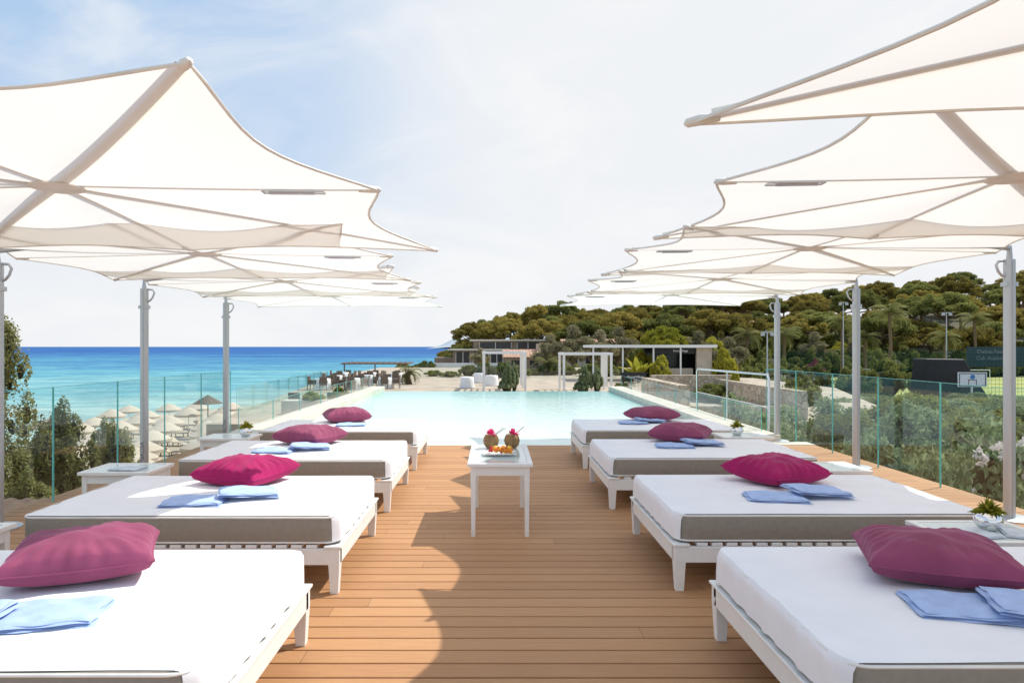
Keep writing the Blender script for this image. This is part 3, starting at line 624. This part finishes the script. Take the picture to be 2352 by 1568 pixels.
# ------------------------------------------------------------ vegetation
def tree(name,lumps,trunk,n,size,mk,label,cat,group,limbs=(),core=.72,up=0,loc=(0,0,0)):
    t=thing(name,loc,label,cat,group)
    mb=MB()
    if trunk:
        mb.tube(trunk[0],trunk[1],7)
        for a,b_,r in limbs:
            a=Vector(a);b_=Vector(b_); mb.tube([a,a.lerp(b_,.5)+Vector((0,0,-.04*(b_-a).length)),b_],[r,r*.7,r*.35],5)
        make('trunk',mb,'bark',t,smooth=True)
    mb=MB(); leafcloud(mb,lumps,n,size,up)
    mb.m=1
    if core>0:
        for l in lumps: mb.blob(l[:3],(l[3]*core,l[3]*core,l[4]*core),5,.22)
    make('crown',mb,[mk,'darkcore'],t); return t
def umbrella_pine(seed,mk='pine'):
    r=random.Random(seed); h=r.uniform(10,11.5); lumps=[];limbs=[]
    lean=(r.uniform(-.8,.8),r.uniform(-.8,.8)); top=Vector((lean[0],lean[1],h*.58))
    lob=[r.uniform(.7,1.15) for _ in range(6)]
    for k in range(52):
        a=k*2.4+r.random()*.8; d=5.2*math.sqrt((k+.5)/52)*lob[int((a%6.28)/6.29*6)]; c=(lean[0]+d*math.cos(a),lean[1]+d*math.sin(a),h*.84-.085*d*d+r.uniform(-1.2,.9))
        lumps.append((*c,r.uniform(.55,1.2),r.uniform(.4,.85)))
        if k%4==0: limbs.append((top-Vector((0,0,r.uniform(0,1.6))),(c[0],c[1],c[2]-.4),.17))
    tr=([(0,0,-1),(lean[0]*.3,lean[1]*.2,h*.3),(top.x,top.y,top.z),(lean[0],lean[1],h*.84)],[.42,.33,.24,.08])
    return tree('pine_tree',lumps,tr,15000,.21,mk,'umbrella pine with golden olive crown on the wooded hillside','pine tree','pine trees on the hillside',limbs,.5,.2)
def broad(seed,mk,label,grp,name='tree',n=9000,size=.13):
    r=random.Random(seed); lumps=[]
    for k in range(34):
        a=r.random()*6.28; d=r.uniform(0,2.1); lumps.append((d*math.cos(a),d*math.sin(a),2.4+r.uniform(-1.6,2.1)*(1-d/3.2),r.uniform(.3,.75),r.uniform(.3,.7)))
    limbs=[((0,0,1.2),(l[0]*.8,l[1]*.8,l[2]),.07) for l in lumps[:8]]
    return tree(name,lumps,([(0,0,-.5),(.1,0,.8),(0,.1,2.5)],[.2,.15,.06]),n,size,mk,label,'tree',grp,limbs,.5)
def bush(seed,mk,label,grp,n=6000,size=.07,cat='shrub',name='shrub',hh=1.0,nl=22):
    r=random.Random(seed); lumps=[]
    for k in range(nl):
        a=r.random()*6.28; d=.82*math.sqrt(r.random()); zz=.25+.68*(1-d*d)*r.uniform(.25,1.0)
        lumps.append((d*math.cos(a),d*math.sin(a),(zz-.1)*hh,r.uniform(.14,.28),r.uniform(.13,.24)*(hh**.5)))
    t=thing(name,(0,0,0),label,cat,grp)
    mb=MB()
    for l in lumps[:7]: mb.tube([(0,0,-.02),(l[0]*.5,l[1]*.5,l[2]*.4),(l[0],l[1],l[2])],[.03,.02,.008],5)
    make('branch',mb,'bark',t)
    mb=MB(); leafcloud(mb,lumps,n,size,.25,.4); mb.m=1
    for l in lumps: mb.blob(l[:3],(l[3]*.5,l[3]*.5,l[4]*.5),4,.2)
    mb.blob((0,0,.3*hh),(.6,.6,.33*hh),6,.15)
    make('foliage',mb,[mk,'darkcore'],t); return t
def palm(h,seed,fl=2.4,label='tall fan palm with drooping grey-green fronds',grp='palm trees',nf=34):
    r=random.Random(seed); t=thing('palm_tree',(0,0,0),label,'palm tree',grp)
    mb=MB(); mb.tube([(0,0,-.5),(.15,0,h*.5),(0,.05,h)],[.28,.2,.22],9); make('trunk',mb,'bark',t,smooth=True)
    mb=MB()
    for k in range(nf):
        a=k*2.399; e=R(r.uniform(-35,80)); L_=fl*r.uniform(.8,1.1); d=Vector((math.cos(a),math.sin(a),0)); s_=Vector((-math.sin(a),math.cos(a),0)); pts=[]
        p=Vector((0,.05,h)); ang=e
        for q_ in range(11): pts.append(p.copy()); p=p+(d*math.cos(ang)+Vector((0,0,math.sin(ang))))*L_/10; ang-=R(11)
        for q_ in range(2,11):
            for sg in(-1,1):
                for o_ in(0,.5):
                    b0=pts[q_-1].lerp(pts[q_],o_); ll=fl*.24*math.sin(math.pi*(q_+o_)/12.5)+.05
                    tp=b0+s_*sg*ll+d*ll*.5+Vector((0,0,-ll*.45)); wv=d*.03*fl/2
                    mb.add([b0-wv,b0+wv,tp],[(0,1,2)])
        mb.add([pts[0]+s_*.03,pts[0]-s_*.03,pts[5]-s_*.015,pts[5]+s_*.015],[(0,1,2,3)])
    make('crown',mb,'palm',t); return t

pts=[]
rows=[(137,7.5),(150,7),(166,7.5),(188,8),(214,8.5),(245,10),(285,12)]
for d,sp in rows:
    x=-4 if d>160 else 12
    xmax=min(.80*d,165)
    while x<xmax:
        yy=d+rng.uniform(-6,6); xx=x+rng.uniform(-2,2)
        if not(xx>36 and yy<133): pts.append((xx,yy,rng.uniform(.72,1.12)))
        x+=sp
pts+=[(x,y_,s) for x,y_,s in((-17,235,.42),(-14,240,.5),(-19,262,.5),(-11,232,.55),(-8,236,.62),(-5,230,.7),(-1,228,.75),(-13,262,.62),(-8,270,.75),(-22,290,.45),(-2,215,.7),(-18,250,.4),(-15,225,.38),(-11,215,.42),(-6,205,.5))]
protos=[umbrella_pine(1),umbrella_pine(2,'pinegreen'),umbrella_pine(3),umbrella_pine(4,'pinegreen'),umbrella_pine(5)]
for i,(x,y_,s0) in enumerate(pts):
    p=protos[i%5]; z=H(x,y_)-.3; s=s0; s=(s*rng.uniform(.9,1.2),s*1.1,s*rng.uniform(.82,1.12))
    if i<5: p.location=(x,y_,z); p.rotation_euler=(0,0,rng.random()*6); p.scale=s
    else: dup(p,(x,y_,z),rng.random()*6.28,s)
b1=broad(5,'oak','rounded olive green tree among hillside houses','broadleaf trees'); b2=broad(6,'lime','bright yellow green tree in the garden','garden trees'); b3=broad(8,'grey','pale silvery tree beside the terrace','garden trees')
def put(proto,lst,first=True):
    for i,(x,y_,z,s) in enumerate(lst):
        if i==0 and first: proto.location=(x,y_,z); proto.scale=s if isinstance(s,tuple) else (s,)*3; proto.rotation_euler=(0,0,rng.random()*6)
        else: dup(proto,(x,y_,z),rng.random()*6.28,s)
lst=[]; lst2=[]
for k in range(100):
    d=rng.uniform(116,165); x=rng.uniform(-.03,.8)*d
    if x>34 and d<132: d=rng.uniform(130,150)
    sz=rng.uniform(1.0,1.8); zz=rng.uniform(.7,1.25)
    if x<12: sz*=.7; zz*=.55; d=max(d,132)
    (lst2 if k%5==0 else lst).append((x,d,H(x,d)-.4,(sz,sz,zz)))
for x,d,s in((-14,205,.9),(-11,190,.9),(-8,175,.8),(-12,225,1),(-16,215,.8),(-9,160,.7),(-18,240,.9),(-5,150,.7),(-3,170,.9)): lst.append((x,d,H(x,d)-.4,(s,s,s*.8)))
put(b1,lst)
put(b2,[(24.5,98,-1.5,1.35),(27,101,-1.5,1.1),(13,60,-1.3,.55),(28,120,-1,1.2),(40,125,-2,1.2),(22,88,-1.5,.9)]+lst2)
put(b3,[(9.5,82,-1.3,1.1),(13,84,-1.3,1.0),(30,100,-1.8,1.15),(33,96,-2.5,1.1),(16,88,-1.3,1.1),(62,132,-3,1.5),(70,133,-3,1.3),(36,128,-3,1.3),(6.8,84,-1.3,.9),(-1.8,88,-1.3,.55)])
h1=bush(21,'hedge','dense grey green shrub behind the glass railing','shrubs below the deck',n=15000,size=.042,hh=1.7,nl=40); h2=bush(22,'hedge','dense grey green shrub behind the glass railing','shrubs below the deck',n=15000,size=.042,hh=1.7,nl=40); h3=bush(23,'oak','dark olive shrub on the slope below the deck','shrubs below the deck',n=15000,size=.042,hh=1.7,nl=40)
L1=[];
for d in(7.6,9.6,12,15,19,24,30,37,45,54,63):
    sp=1.5+.045*d; x=max(6.7,.40*d if d>14 else 6.7)
    while x<.92*d+1.5:
        yy=d+rng.uniform(-.8,.8); xx=x+rng.uniform(-.5,.5); g_=H(xx,yy)-.2
        lo_=(100+rng.uniform(-8,60)) if d<14 else (92+rng.uniform(-6,34))
        if d>=37: lo_=102+rng.uniform(0,14)
        top=1.6-lo_*yy/1568
        L1.append((xx,yy,g_,((sp*.8),(sp*.8),max(.8,(top-g_)/1.7)))); x+=sp
put(h1,L1[0::3]); put(h2,L1[1::3]); put(h3,L1[2::3])
ol=bush(31,'hedge','oleander shrub with white blossoms behind the glass railing','oleanders',n=14000,size=.05,hh=3.2,nl=40)
mb=MB()
for k in range(40):
    q_=rng.uniform(3.2,6.0); zc=rng.uniform(1.3,2.9); rc=.80*math.sqrt(max(.1,1-(zc/3.3)**2))+.12
    leafcloud(mb,[(rc*math.cos(q_)*1.0,rc*math.sin(q_),zc,.085,.085)],26,.07,elong=1.0)
make('blossom',mb,'petal',ol)
put(ol,[(6.75,8.7,-3.0,(1.05,1.0,1.2)),(7.5,9.3,-3.1,(1.05,1.0,1.22))])
for o_ in [o_ for o_ in bpy.data.objects if o_.get('group')=='oleanders']: o_.rotation_euler=(0,0,0)
b4=bush(41,'oak','leafy garden shrub by the sports ground','garden shrubs',n=9000,size=.06,hh=1.3)
put(b4,[(x,66+rng.uniform(-3,4),-3.4,(2.4,2.2,rng.uniform(2.3,3.1))) for x in np.arange(21,44,2.3)]+[(x,128+rng.uniform(-2,3),-4,(3.4,3,rng.uniform(3,4.6))) for x in np.arange(40,110,4)]+[(x,104+rng.uniform(-4,4),-3.6,(3,3,rng.uniform(3,4.6))) for x in np.arange(20,42,3.5)]+[(x,98+rng.uniform(-1,3),-1.8,(1.8,1.8,rng.uniform(.7,1.2))) for x in (-13,-10,9,12,15)])
b5=bush(42,'redflower','bougainvillea shrub with crimson flowers','garden shrubs',size=.09,hh=2); put(b5,[(43,92,-3.6,(1.9,1.6,2.3)),(27,78,-2,(1.2,1.2,1.2))])
p1=palm(8.0,3,2.9); put(p1,[(66,114,-2.8,1.25),(55,108,-3,1.05),(90,128,-3,1.2)]); p2=palm(5.5,4,2.9); put(p2,[(61,112,-3,1.1),(50,118,-3,1.2),(78,118,-3,1.1),(46,124,-3,1.2)])
p3=palm(.5,5,1.15,'small bushy palm in the terrace garden','terrace palms',40); put(p3,[(-6.6,53,-.9,1.0),(5.4,70,-1.0,1.7),(6.8,72,-1.0,1.3)])
def juniper(seed,h,r0):
    r=random.Random(seed); lumps=[]
    for k in range(130):
        u=r.random()**.9; rad=r0*(1-u)**.75+.12; a=r.random()*6.28; d=rad*r.uniform(.25,1.05); lumps.append((d*math.cos(a),d*math.sin(a),h*(.12+.86*u),r.uniform(.09,.24)*(1.1-u*.5),r.uniform(.2,.46)))
    return tree('juniper_tree',lumps,([(0,0,-.3),(.1,0,h*.5),(0,0,h*.93)],[.22,.13,.03]),34000,.040,'cyp','feathery dark green juniper below the deck','juniper tree','junipers below the deck',core=.38,up=.3)
j1=juniper(1,7.4,1.5); j1.location=(-8.95,12.3,-5.4)
j2=juniper(2,5.6,1.9); put(j2,[(-8.6,13.6,-5.3,1.0),(-7.6,11.2,-5.2,.82),(-8.9,16.2,-5.6,.93),(-9.2,10.2,-5.2,.9),(-8.2,9.4,-5.2,.78),(-10.5,18.5,-5.6,.9),(-6.9,10.0,-5.2,.70),(-7.6,14.5,-5.6,.80),(-6.7,11.9,-5.4,.72),(-9.8,15.0,-5.4,.95),(-7.3,8.6,-5.4,.72)])
dup(j1,(-9.9,11.0,-5.2),2,.93)

t=thing('tiled_roof_building',(-8.2,6.4,-7),'low outbuilding with terracotta tiled roof beside the deck','building')
mb=MB(); mb.box(-2.6,3.2,-3,2.2,0,5.8); make('wall',mb,'stucco',t)
mb=MB()
def rf(u,v):
    x=-3+u*6.5; y_=-3.3+v*5.8; z=5.85+v*.75; return (x,y_,z+.035*abs(math.sin(x*14))+.02*((v*16)%1))
mb.grid(rf,190,48); make('roof',mb,'terra',t)

# ------------------------------------------------------------ far terrace
mb=MB(); pv=[(-10.8,25.6),(16,25.6),(24,48),(24,95),(-16,95),(-15,60),(-12.5,40)]
n=len(pv); mb.add([(x,y_,-1.3) for x,y_ in pv]+[(x,y_,-7) for x,y_ in pv],[tuple(range(n))]+[(i,i+n,(i+1)%n+n,(i+1)%n) for i in range(n)]); make('terrace',mb,'paving',kind='structure')
mb=MB(); mb.box(-8.5,-4.9,27.2,28.0,-1.29,-.55); make('planter',mb,'coping',label='long cream stone planter on the terrace',category='planter',bevel=.02)
def pergola(loc,w_,d_,h_):
    t=thing('pergola',loc,'slim white metal pergola frame on the terrace','pergola','white pergolas'); 
    for i,(x,y_) in enumerate(((0,0),(w_,0),(0,d_),(w_,d_))):
        mb=MB(); mb.box(x-.07,x+.07,y_-.07,y_+.07,0,h_); make('post',mb,'white',t)
    mb=MB(); mb.box(-.1,w_+.1,-.09,.09,h_,h_+.16); mb.box(-.1,w_+.1,d_-.09,d_+.09,h_,h_+.16); mb.box(-.09,.09,.09,d_-.09,h_,h_+.16); mb.box(w_-.09,w_+.09,.09,d_-.09,h_,h_+.16)
    for k in range(7): mb.box(.15+k*(w_-.3)/6-.03,.15+k*(w_-.3)/6+.03,.09,d_-.09,h_+.03,h_+.12)
    make('beam',mb,'white',t)
    mb=MB(); 
    for k in range(9): mb.box(w_-.25,w_-.19,.3+k*(d_-.6)/8,.36+k*(d_-.6)/8,.3,h_)
    make('trellis',mb,'white',t)
pergola((-.7,45,-1.3),2.75,3.0,2.42); pergola((4.5,44,-1.3),3.05,3.0,2.35)
v1=bush(51,'hedge','leafy climbing vine on the white pergola','climbing vines',n=5000,size=.11,name='climbing_plant',cat='climbing plant',hh=3)
put(v1,[(.9,44,-1.3,(.5,.45,.85)),(.75,44.2,-1.3,(.8,.5,.42)),(5.75,43,-1.3,(.5,.45,.75)),(6.5,43.2,-1.3,(.4,.45,.7)),(5.5,43.1,-1.3,(.8,.5,.38)),(1.3,44.3,-1.3,(.3,.3,.8))])
v2=bush(52,'lime','yellow green shrub in a terrace planter','terrace shrubs',n=7000,size=.07,hh=1.5)
put(v2,[(-6.2,27.6,-.6,(.75,.4,.42)),(13.4,55,-1.3,(1.1,.9,1.6)),(19.5,58,-1.3,(1.4,1.0,2.0)),(12.6,36,-1.3,(.8,.7,1.1)),(9.2,39,-1.3,(.6,.5,.9)),(-7.3,27.6,-.6,(.6,.4,.3))])
v4=bush(53,'oak','dark green shrub growing along the terrace edge','terrace shrubs',n=7000,size=.07,hh=1.2)
put(v4,[(x,rng.uniform(62.8,70),-1.3,(rng.uniform(.9,1.6),1.1,rng.uniform(.5,1.5))) for x in np.arange(-6,22,1.7)]+[(11.5,35.6,-1.3,(1.2,.9,1.0)),(15,34,-3,(1.8,1.6,2.7)),(17,38,-3,(2,1.6,2.8)),(13.5,31,-3,(1.3,1.2,2.0)),(7.4,40,-1.3,(.7,.6,.8)),(19,30,-3,(2,1.8,2.4)),(15.5,29,-3,(1.8,1.6,2.0))])
t=thing('banana_plant',(11.6,55,-1.3),'broad leaved banana plant on the terrace','plant')
mb=MB()
for k in range(16):
    a=k*2.4; e=R(rng.uniform(35,80)); d=Vector((math.cos(a)*math.cos(e),math.sin(a)*math.cos(e),math.sin(e))); s_=Vector((-math.sin(a),math.cos(a),0)); L_=rng.uniform(1.6,2.5); p=Vector((0,0,.5)); vs=[];
    for q_ in range(7):
        u=q_/6; wq=.26*math.sin(math.pi*(.1+.88*u)); c=p+d*L_*u+Vector((0,0,-.5*u*u)); vs+=[c-s_*wq,c+Vector((0,0,-.06)),c+s_*wq]
    mb.add(vs,[(3*q_+j,3*q_+j+1,3*q_+j+4,3*q_+j+3) for q_ in range(6) for j in(0,1)])
make('leaves',mb,'lime',t); mb=MB(); mb.tube([(0,0,0),(0,0,1)],[.14,.09],8); make('stem',mb,'bark',t)
mb=MB(); mb.box(8.6,13.2,37,37.6,-3,.05); mb.box(8.1,8.6,30,37.6,-3,-.1); make('stone_wall',mb,'stone',label='rubble stone retaining wall beside the pool',category='wall')
mb=MB(); mb.box(12.0,12.4,27,37,-3,-.15); make('stone_wall',mb,'stone',label='rubble stone retaining wall by the garden steps',category='wall')
mb=MB()
for k in range(9): mb.box(13.3+k*.32,13.6+k*.32,33,36.6,-4,-.35-k*.16)
make('staircase',mb,'coping',label='pale stone steps leading down to the garden',category='stairs')
mb=MB(); mb.box(4.95,11.9,27.0,27.25,-3,-.75); make('parapet_wall',mb,'stone',label='low stone parapet wall on the terrace edge',category='wall')
for k in range(6): glass(28.6,-10.7+k*1.02,-9.72+k*1.02,-1.25,.05,'clear glass railing panel of the lower terrace','terrace glass panels',False)
for k in range(9): glass(-10.9-.12*k,28.9+k*2.2,31.0+k*2.2,-1.25,-.1,'clear glass railing panel of the lower terrace','terrace glass panels')
for k in range(10): glass(62,-7+k*1.9,-5.15+k*1.9,-1.3,-.1,'clear glass railing panel of the lower terrace','terrace glass panels',False)
def dtable():
    t=thing('dining_table',(0,0,0),'dining table with long white tablecloth on the terrace','table','dining tables')
    mb=MB(); mb.lathe([(.0,.76),(.44,.76),(.46,.74),(.47,.5),(.52,.02)],28,fl=lambda q,z:1+(.05*math.sin(9*q) if z<.7 else 0)*(1-z)); make('tablecloth',mb,'cloth',t,smooth=True)
    mb=MB(); mb.tube([(0,0,0),(0,0,.74)],.04,8); make('leg',mb,'steel',t); return t
def chair():
    mb=MB(); mb.box(-.25,.25,-.25,.25,.36,.45); mb.box(-.25,.25,.2,.26,.45,.92); mb.box(-.27,-.21,-.25,.2,.45,.65); mb.box(.21,.27,-.25,.2,.45,.65)
    for a in(-.22,.22):
        for b_ in(-.22,.22): mb.box(a-.02,a+.02,b_-.02,b_+.02,0,.36)
    return make('wicker_chair',mb,'wicker',bevel=.01,label='brown wicker armchair on the terrace',category='chair',group='wicker chairs')
dt=dtable(); ch=chair(); TP=[(-11.5,46),(-9.6,46.5),(-11.8,51),(-9.6,51.5),(-7.6,47.5),(-12.6,57),(-10.3,57),(-8,56),(-1.9,48),(-.2,51),(-1.2,55)]
k=0
for i,(x,y_) in enumerate(TP):
    if i==0: dt.location=(x,y_,-1.3)
    else: dup(dt,(x,y_,-1.3),rng.random())
    for a in(0,90,180,270):
        q_=R(a+rng.uniform(-15,15)); px,py=x-.8*math.sin(q_)*-1,y_+.8*math.cos(q_)
        if i>7 : continue
        if k==0: ch.location=(px,py,-1.3); ch.rotation_euler=(0,0,-q_)
        else: dup(ch,(px,py,-1.3),-q_)
        k+=1
for p in((-8.6,29.6),(-7.8,29.7),(-7.0,29.9),(-5.9,32)): dup(ch,(p[0],p[1],-1.3),rng.uniform(-.3,.3)+3.1)
t=thing('shade_structure',(-13.5,60,-1.3),'slim flat shade canopy over the restaurant terrace','shade canopy')
mb=MB(); mb.box(0,6,0,4,1.35,1.42); 
for q_ in range(12): mb.box(.2+q_*.5,.3+q_*.5,-.3,4.2,1.43,1.5)
make('roof',mb,'wicker',t)
for x in(.3,3,5.7):
    mb=MB(); mb.box(x-.05,x+.05,.1,.2,0,1.35); make('post',mb,'wicker',t)
# villa
t=thing('villa',(-6.3,104,-1.7),'modern villa with overhanging flat roofs and dark windows','house')
mb=MB(); mb.box(0,8,0,8,0,2.7); mb.box(3,14,5,14,2.7,4.2); mb.box(-3,0,2,8,0,1.6); make('wall',mb,'brownwall',t)
mb=MB(); mb.box(-.8,8.6,-.9,8.6,2.72,2.94); mb.box(2.4,14.8,4.2,15,4.22,4.44); make('roof',mb,'coping',t)
for a,b_,z0,z1,yy in((.5,2.6,.3,2.5,-.03),(3.1,5.4,.3,2.5,-.03),(5.8,7.6,.3,2.5,-.03),(4,9,3.0,4.0,4.97),(10,13.4,3.0,4.0,4.97)):
    mb=MB(); mb.box(a,b_,yy,yy+.02,z0,z1); wn_=make('window',mb,'dark',t); mb=MB(); mb.box((a+b_)/2-.04,(a+b_)/2+.04,yy-.03,yy-.002,z0,z1); mb.box(a-.06,a,yy-.03,yy-.002,z0,z1); mb.box(b_,b_+.06,yy-.03,yy-.002,z0,z1); make('frame',mb,'white',wn_)
mb=MB(); mb.box(-3,9,-3,-2.85,.0,.9); make('balcony',mb,'white',t)
def house(loc,w_,d_,h_,lab,wm='stucco'):
    t=thing('house',loc,lab,'house'); mb=MB(); mb.box(0,w_,0,d_,0,h_); make('wall',mb,wm,t)
    mb=MB(); 
    def rf(u,v): return (-.4+u*(w_+.8),-.4+v*(d_/2+.4),h_+v*1.0+.05*abs(math.sin(u*w_*8)))
    mb.grid(rf,int(w_*12),8)
    def rg(u,v): return (-.4+u*(w_+.8),d_+.4-v*(d_/2+.4),h_+v*1.0+.05*abs(math.sin(u*w_*8)))
    mb.grid(rg,int(w_*12),8); rf_=make('roof',mb,'terra',t); mb=MB(); mb.box(w_*.7,w_*.7+.6,d_*.4,d_*.4+.6,h_+.5,h_+1.8); make('chimney',mb,'stucco',rf_)
    for k in range(int(w_/2.4)):
        mb=MB(); mb.box(.8+k*2.4,1.9+k*2.4,-.03,-.005,.6,h_-.4); make('window',mb,'dark',t)
house((1.5,90,-1.8),6,6,2.0,'low cream house with terracotta tiled roof','brownwall'); house((11,106,-1.6),9,8,3.4,'cream house with tiled roof among the pines'); house((44,140,2),12,8,4,'ochre house half hidden under the pines')
t=thing('bar_pavilion',(8.2,58,-1.3),'open bar pavilion with flat white roof and dark interior','pavilion')
mb=MB(); mb.box(0,10.6,-.5,5,2.82,3.06); make('roof',mb,'white',t)
mb=MB(); mb.box(5.4,10.4,3.8,4.2,0,2.8); mb.box(9.9,10.4,.2,3.8,0,2.8); mb.box(7.2,9.9,3.3,3.79,0,2.78); make('wall',mb,'dark',t)
mb=MB(); mb.box(9.0,10.3,.0,.3,0,2.8); make('pillar',mb,'stucco',t)
for x in(.2,2.7,5.3,7.6):
    mb=MB(); mb.box(x-.06,x+.06,-.2,-.08,0,2.82); make('post',mb,'white',t)
mb=MB(); mb.box(5.6,8.8,.4,1.1,0,1.05); make('bar_counter',mb,'stucco',t)
mb=MB(); mb.box(5.4,8.8,-.1,-.04,2.3,2.8); fs_=make('sign',mb,'black',t); text('ForteVillage',.26,'text_white',fs_,(7.6,-.11,2.55),(R(90),0,0))
t=thing('sign_board',(10.6,52,-1.3),'low black sign board with white lettering','sign'); mb=MB(); mb.box(-.9,1.0,-.03,.03,.25,.95); mb.box(-.8,-.7,-.02,.02,0,.25); mb.box(.8,.9,-.02,.02,0,.25); make('board',mb,'black',t,bevel=.01); text('ForteVillage',.27,'text_white',t,(.18,-.04,.6),(R(90),0,0))
mb=MB(); mb.add([(30,73,-4),(112,73,-4),(112,73,1.2),(30,73,1.2)],[(0,1,2,3)]); make('sports_net',mb,'net',label='tall dark green net fence around the pitch',category='net')
t=thing('banner',(57.5,74.4,-4),'long dark banner with white lettering on the pitch fence','banner')
mb=MB(); mb.box(-6,14,0,.06,3.4,5.6); make('cloth',mb,'screen',t)
text('Chelsea Football',.55,'text_pale',t,(-3.1,-.05,5.05),(R(90),0,0)); text('Club Academy',.55,'text_pale',t,(-3.4,-.05,4.35),(R(90),0,0)); text('Chelsea Football',.55,'text_pale',t,(3.6,-.05,5.05),(R(90),0,0)); text('Club Academy',.55,'text_pale',t,(3.3,-.05,4.35),(R(90),0,0))
t=thing('equipment_cover',(38.0,60,-3.9),'bulky black cover over sports equipment with sloping side','equipment cover')
mb=MB(); v=[(0,0,0),(6.2,0,0),(6.2,2.5,0),(0,2.5,0),(.1,.3,4.45),(3.6,.3,4.4),(3.5,2.2,4.4),(.1,2.2,4.45),(4.3,.15,3.0),(4.3,2.3,3.0)]
mb.add(v,[(0,1,8,5,4),(1,2,9,8),(8,9,6,5),(2,3,7,6,9),(3,0,4,7),(4,5,6,7)]); make('cover',mb,'black',t,bevel=.12)
t=thing('basketball_hoop',(41.2,58.8,-3.9),'white basketball backboard with blue ball emblem','basketball hoop')
mb=MB(); mb.box(-1.25,1.25,0,.06,2.05,3.3); make('backboard',mb,'text_white',t)
mb=MB()
for a,b_,c,d in((-1.15,1.15,3.16,3.22),(-1.15,1.15,2.12,2.18),(-1.15,-1.09,2.18,3.16),(1.09,1.15,2.18,3.16),(-.35,.35,2.62,2.67),(-.35,-.3,2.2,2.62),(.3,.35,2.2,2.62)): mb.box(a,b_,-.015,-.003,c,d)
make('frame',mb,'black',t); mb=MB(); mb.lathe([(0,0),(.2,0),(.2,.02)],18); make('emblem',mb,'blue',t,loc=(0,-.01,2.9),rot=(R(90),0,0)); mb=MB(); mb.tube([(0,.1,0),(0,.1,2.1)],.08,8); make('post',mb,'rib',t)
def lamp(loc,h_):
    t=thing('floodlight_mast',loc,'slim pale metal floodlight mast','floodlight','floodlight masts'); mb=MB(); mb.tube([(0,0,0),(0,0,h_)],[.10,.05],8); make('mast',mb,'alu',t,smooth=True)
    mb=MB(); mb.box(-.5,.5,-.05,.05,h_-.05,h_+.03); make('crossbar',mb,'alu',t)
    for x in(-.42,.42): mb=MB(); mb.box(x-.14,x+.14,-.2,.05,h_-.35,h_-.08); make('lamp_head',mb,'alu',t)
lamp((45,88,-3.9),11.2); lamp((24,60,-3),5.9); lamp((53,80,-3.9),9.5); lamp((80,90,-3.9),11)
t=thing('goal',(74,104,-3.95),'small white football goal with net','goal'); mb=MB(); mb.tube([(-1.5,0,0),(-1.5,0,2),(1.5,0,2),(1.5,0,0)],.06,8); make('post',mb,'text_white',t); mb=MB(); mb.add([(-1.5,0,2),(1.5,0,2),(1.5,1.2,0),(-1.5,1.2,0)],[(0,1,2,3)]); make('goal_net',mb,'net',t)
dup(t,(58,108,-3.95),0)

# ------------------------------------------------------------ beach
def parasol():
    t=thing('beach_parasol',(0,0,0),'round beige beach parasol on the sand','parasol','beach parasols')
    mb=MB(); mb.lathe([(.02,.62),(.5,.47),(1.0,.18),(1.38,-.02),(1.36,-.22)],32,(0,0,2.1),fl=lambda q,z:1+(.03*abs(math.sin(4*q))-.015 if z<.3 else 0)); make('shade',mb,'parasol',t,smooth=True)
    mb=MB(); mb.tube([(0,0,-.2),(0,0,2.8)],.035,8); make('pole',mb,'white',t); return t
def lounger():
    t=thing('sun_lounger',(0,0,0),'low beige sun lounger on the sand','sun lounger','beach loungers'); mb=MB(); mb.box(-.35,.35,-.9,.5,.28,.36); v=[(-.35,.5,.28),(.35,.5,.28),(.35,1.1,.7),(-.35,1.1,.7)]; mb.add(v+[(a,b_,c+.08) for a,b_,c in v],[(3,2,1,0),(4,5,6,7),(0,1,5,4),(1,2,6,5),(2,3,7,6),(3,0,4,7)]); make('cushion',mb,'parasol',t)
    for a in(-.3,.3):
        for b_ in(-.8,.45): mb=MB(); mb.box(a-.03,a+.03,b_-.03,b_+.03,0,.28); make('leg',mb,'wicker',t)
    return t
pa=parasol(); lo=lounger(); k=0
for r_,d in enumerate((32,35,38.5,42.5,47,52,57.5,63.5,70)):
    x=-37+ (r_%2)*1.7
    while x<-10:
        px=1135+1568*x/d
        if 120<px<570 and x>interp(d,CO)+3:
            xx=x+rng.uniform(-.4,.4); yy=d+rng.uniform(-.5,.5); z=H(xx,yy)
            if k==0: pa.location=(xx,yy,z); pa.scale=(.9,.9,.95); lo.location=(xx+.9,yy,z)
            else: dup(pa,(xx,yy,z),rng.random(),(.9,.9,rng.uniform(.9,1))); dup(lo,(xx+.9,yy,z),rng.uniform(1.2,1.8))
            dup(lo,(xx-1.0,yy,z),rng.uniform(1.2,1.8)); k+=1
        x+=3.4
st=thing('thatched_parasol',(-26,62,H(-26,62)),'thatched straw parasol on the beach','parasol'); mb=MB(); mb.lathe([(.02,.7),(.9,.15),(1.3,-.1)],20,(0,0,3.2),fl=lambda q,z:1+.05*math.sin(13*q)); make('shade',mb,'wicker',st); mb=MB(); mb.tube([(0,0,0),(0,0,3.6)],.05,8); make('pole',mb,'bark',st)
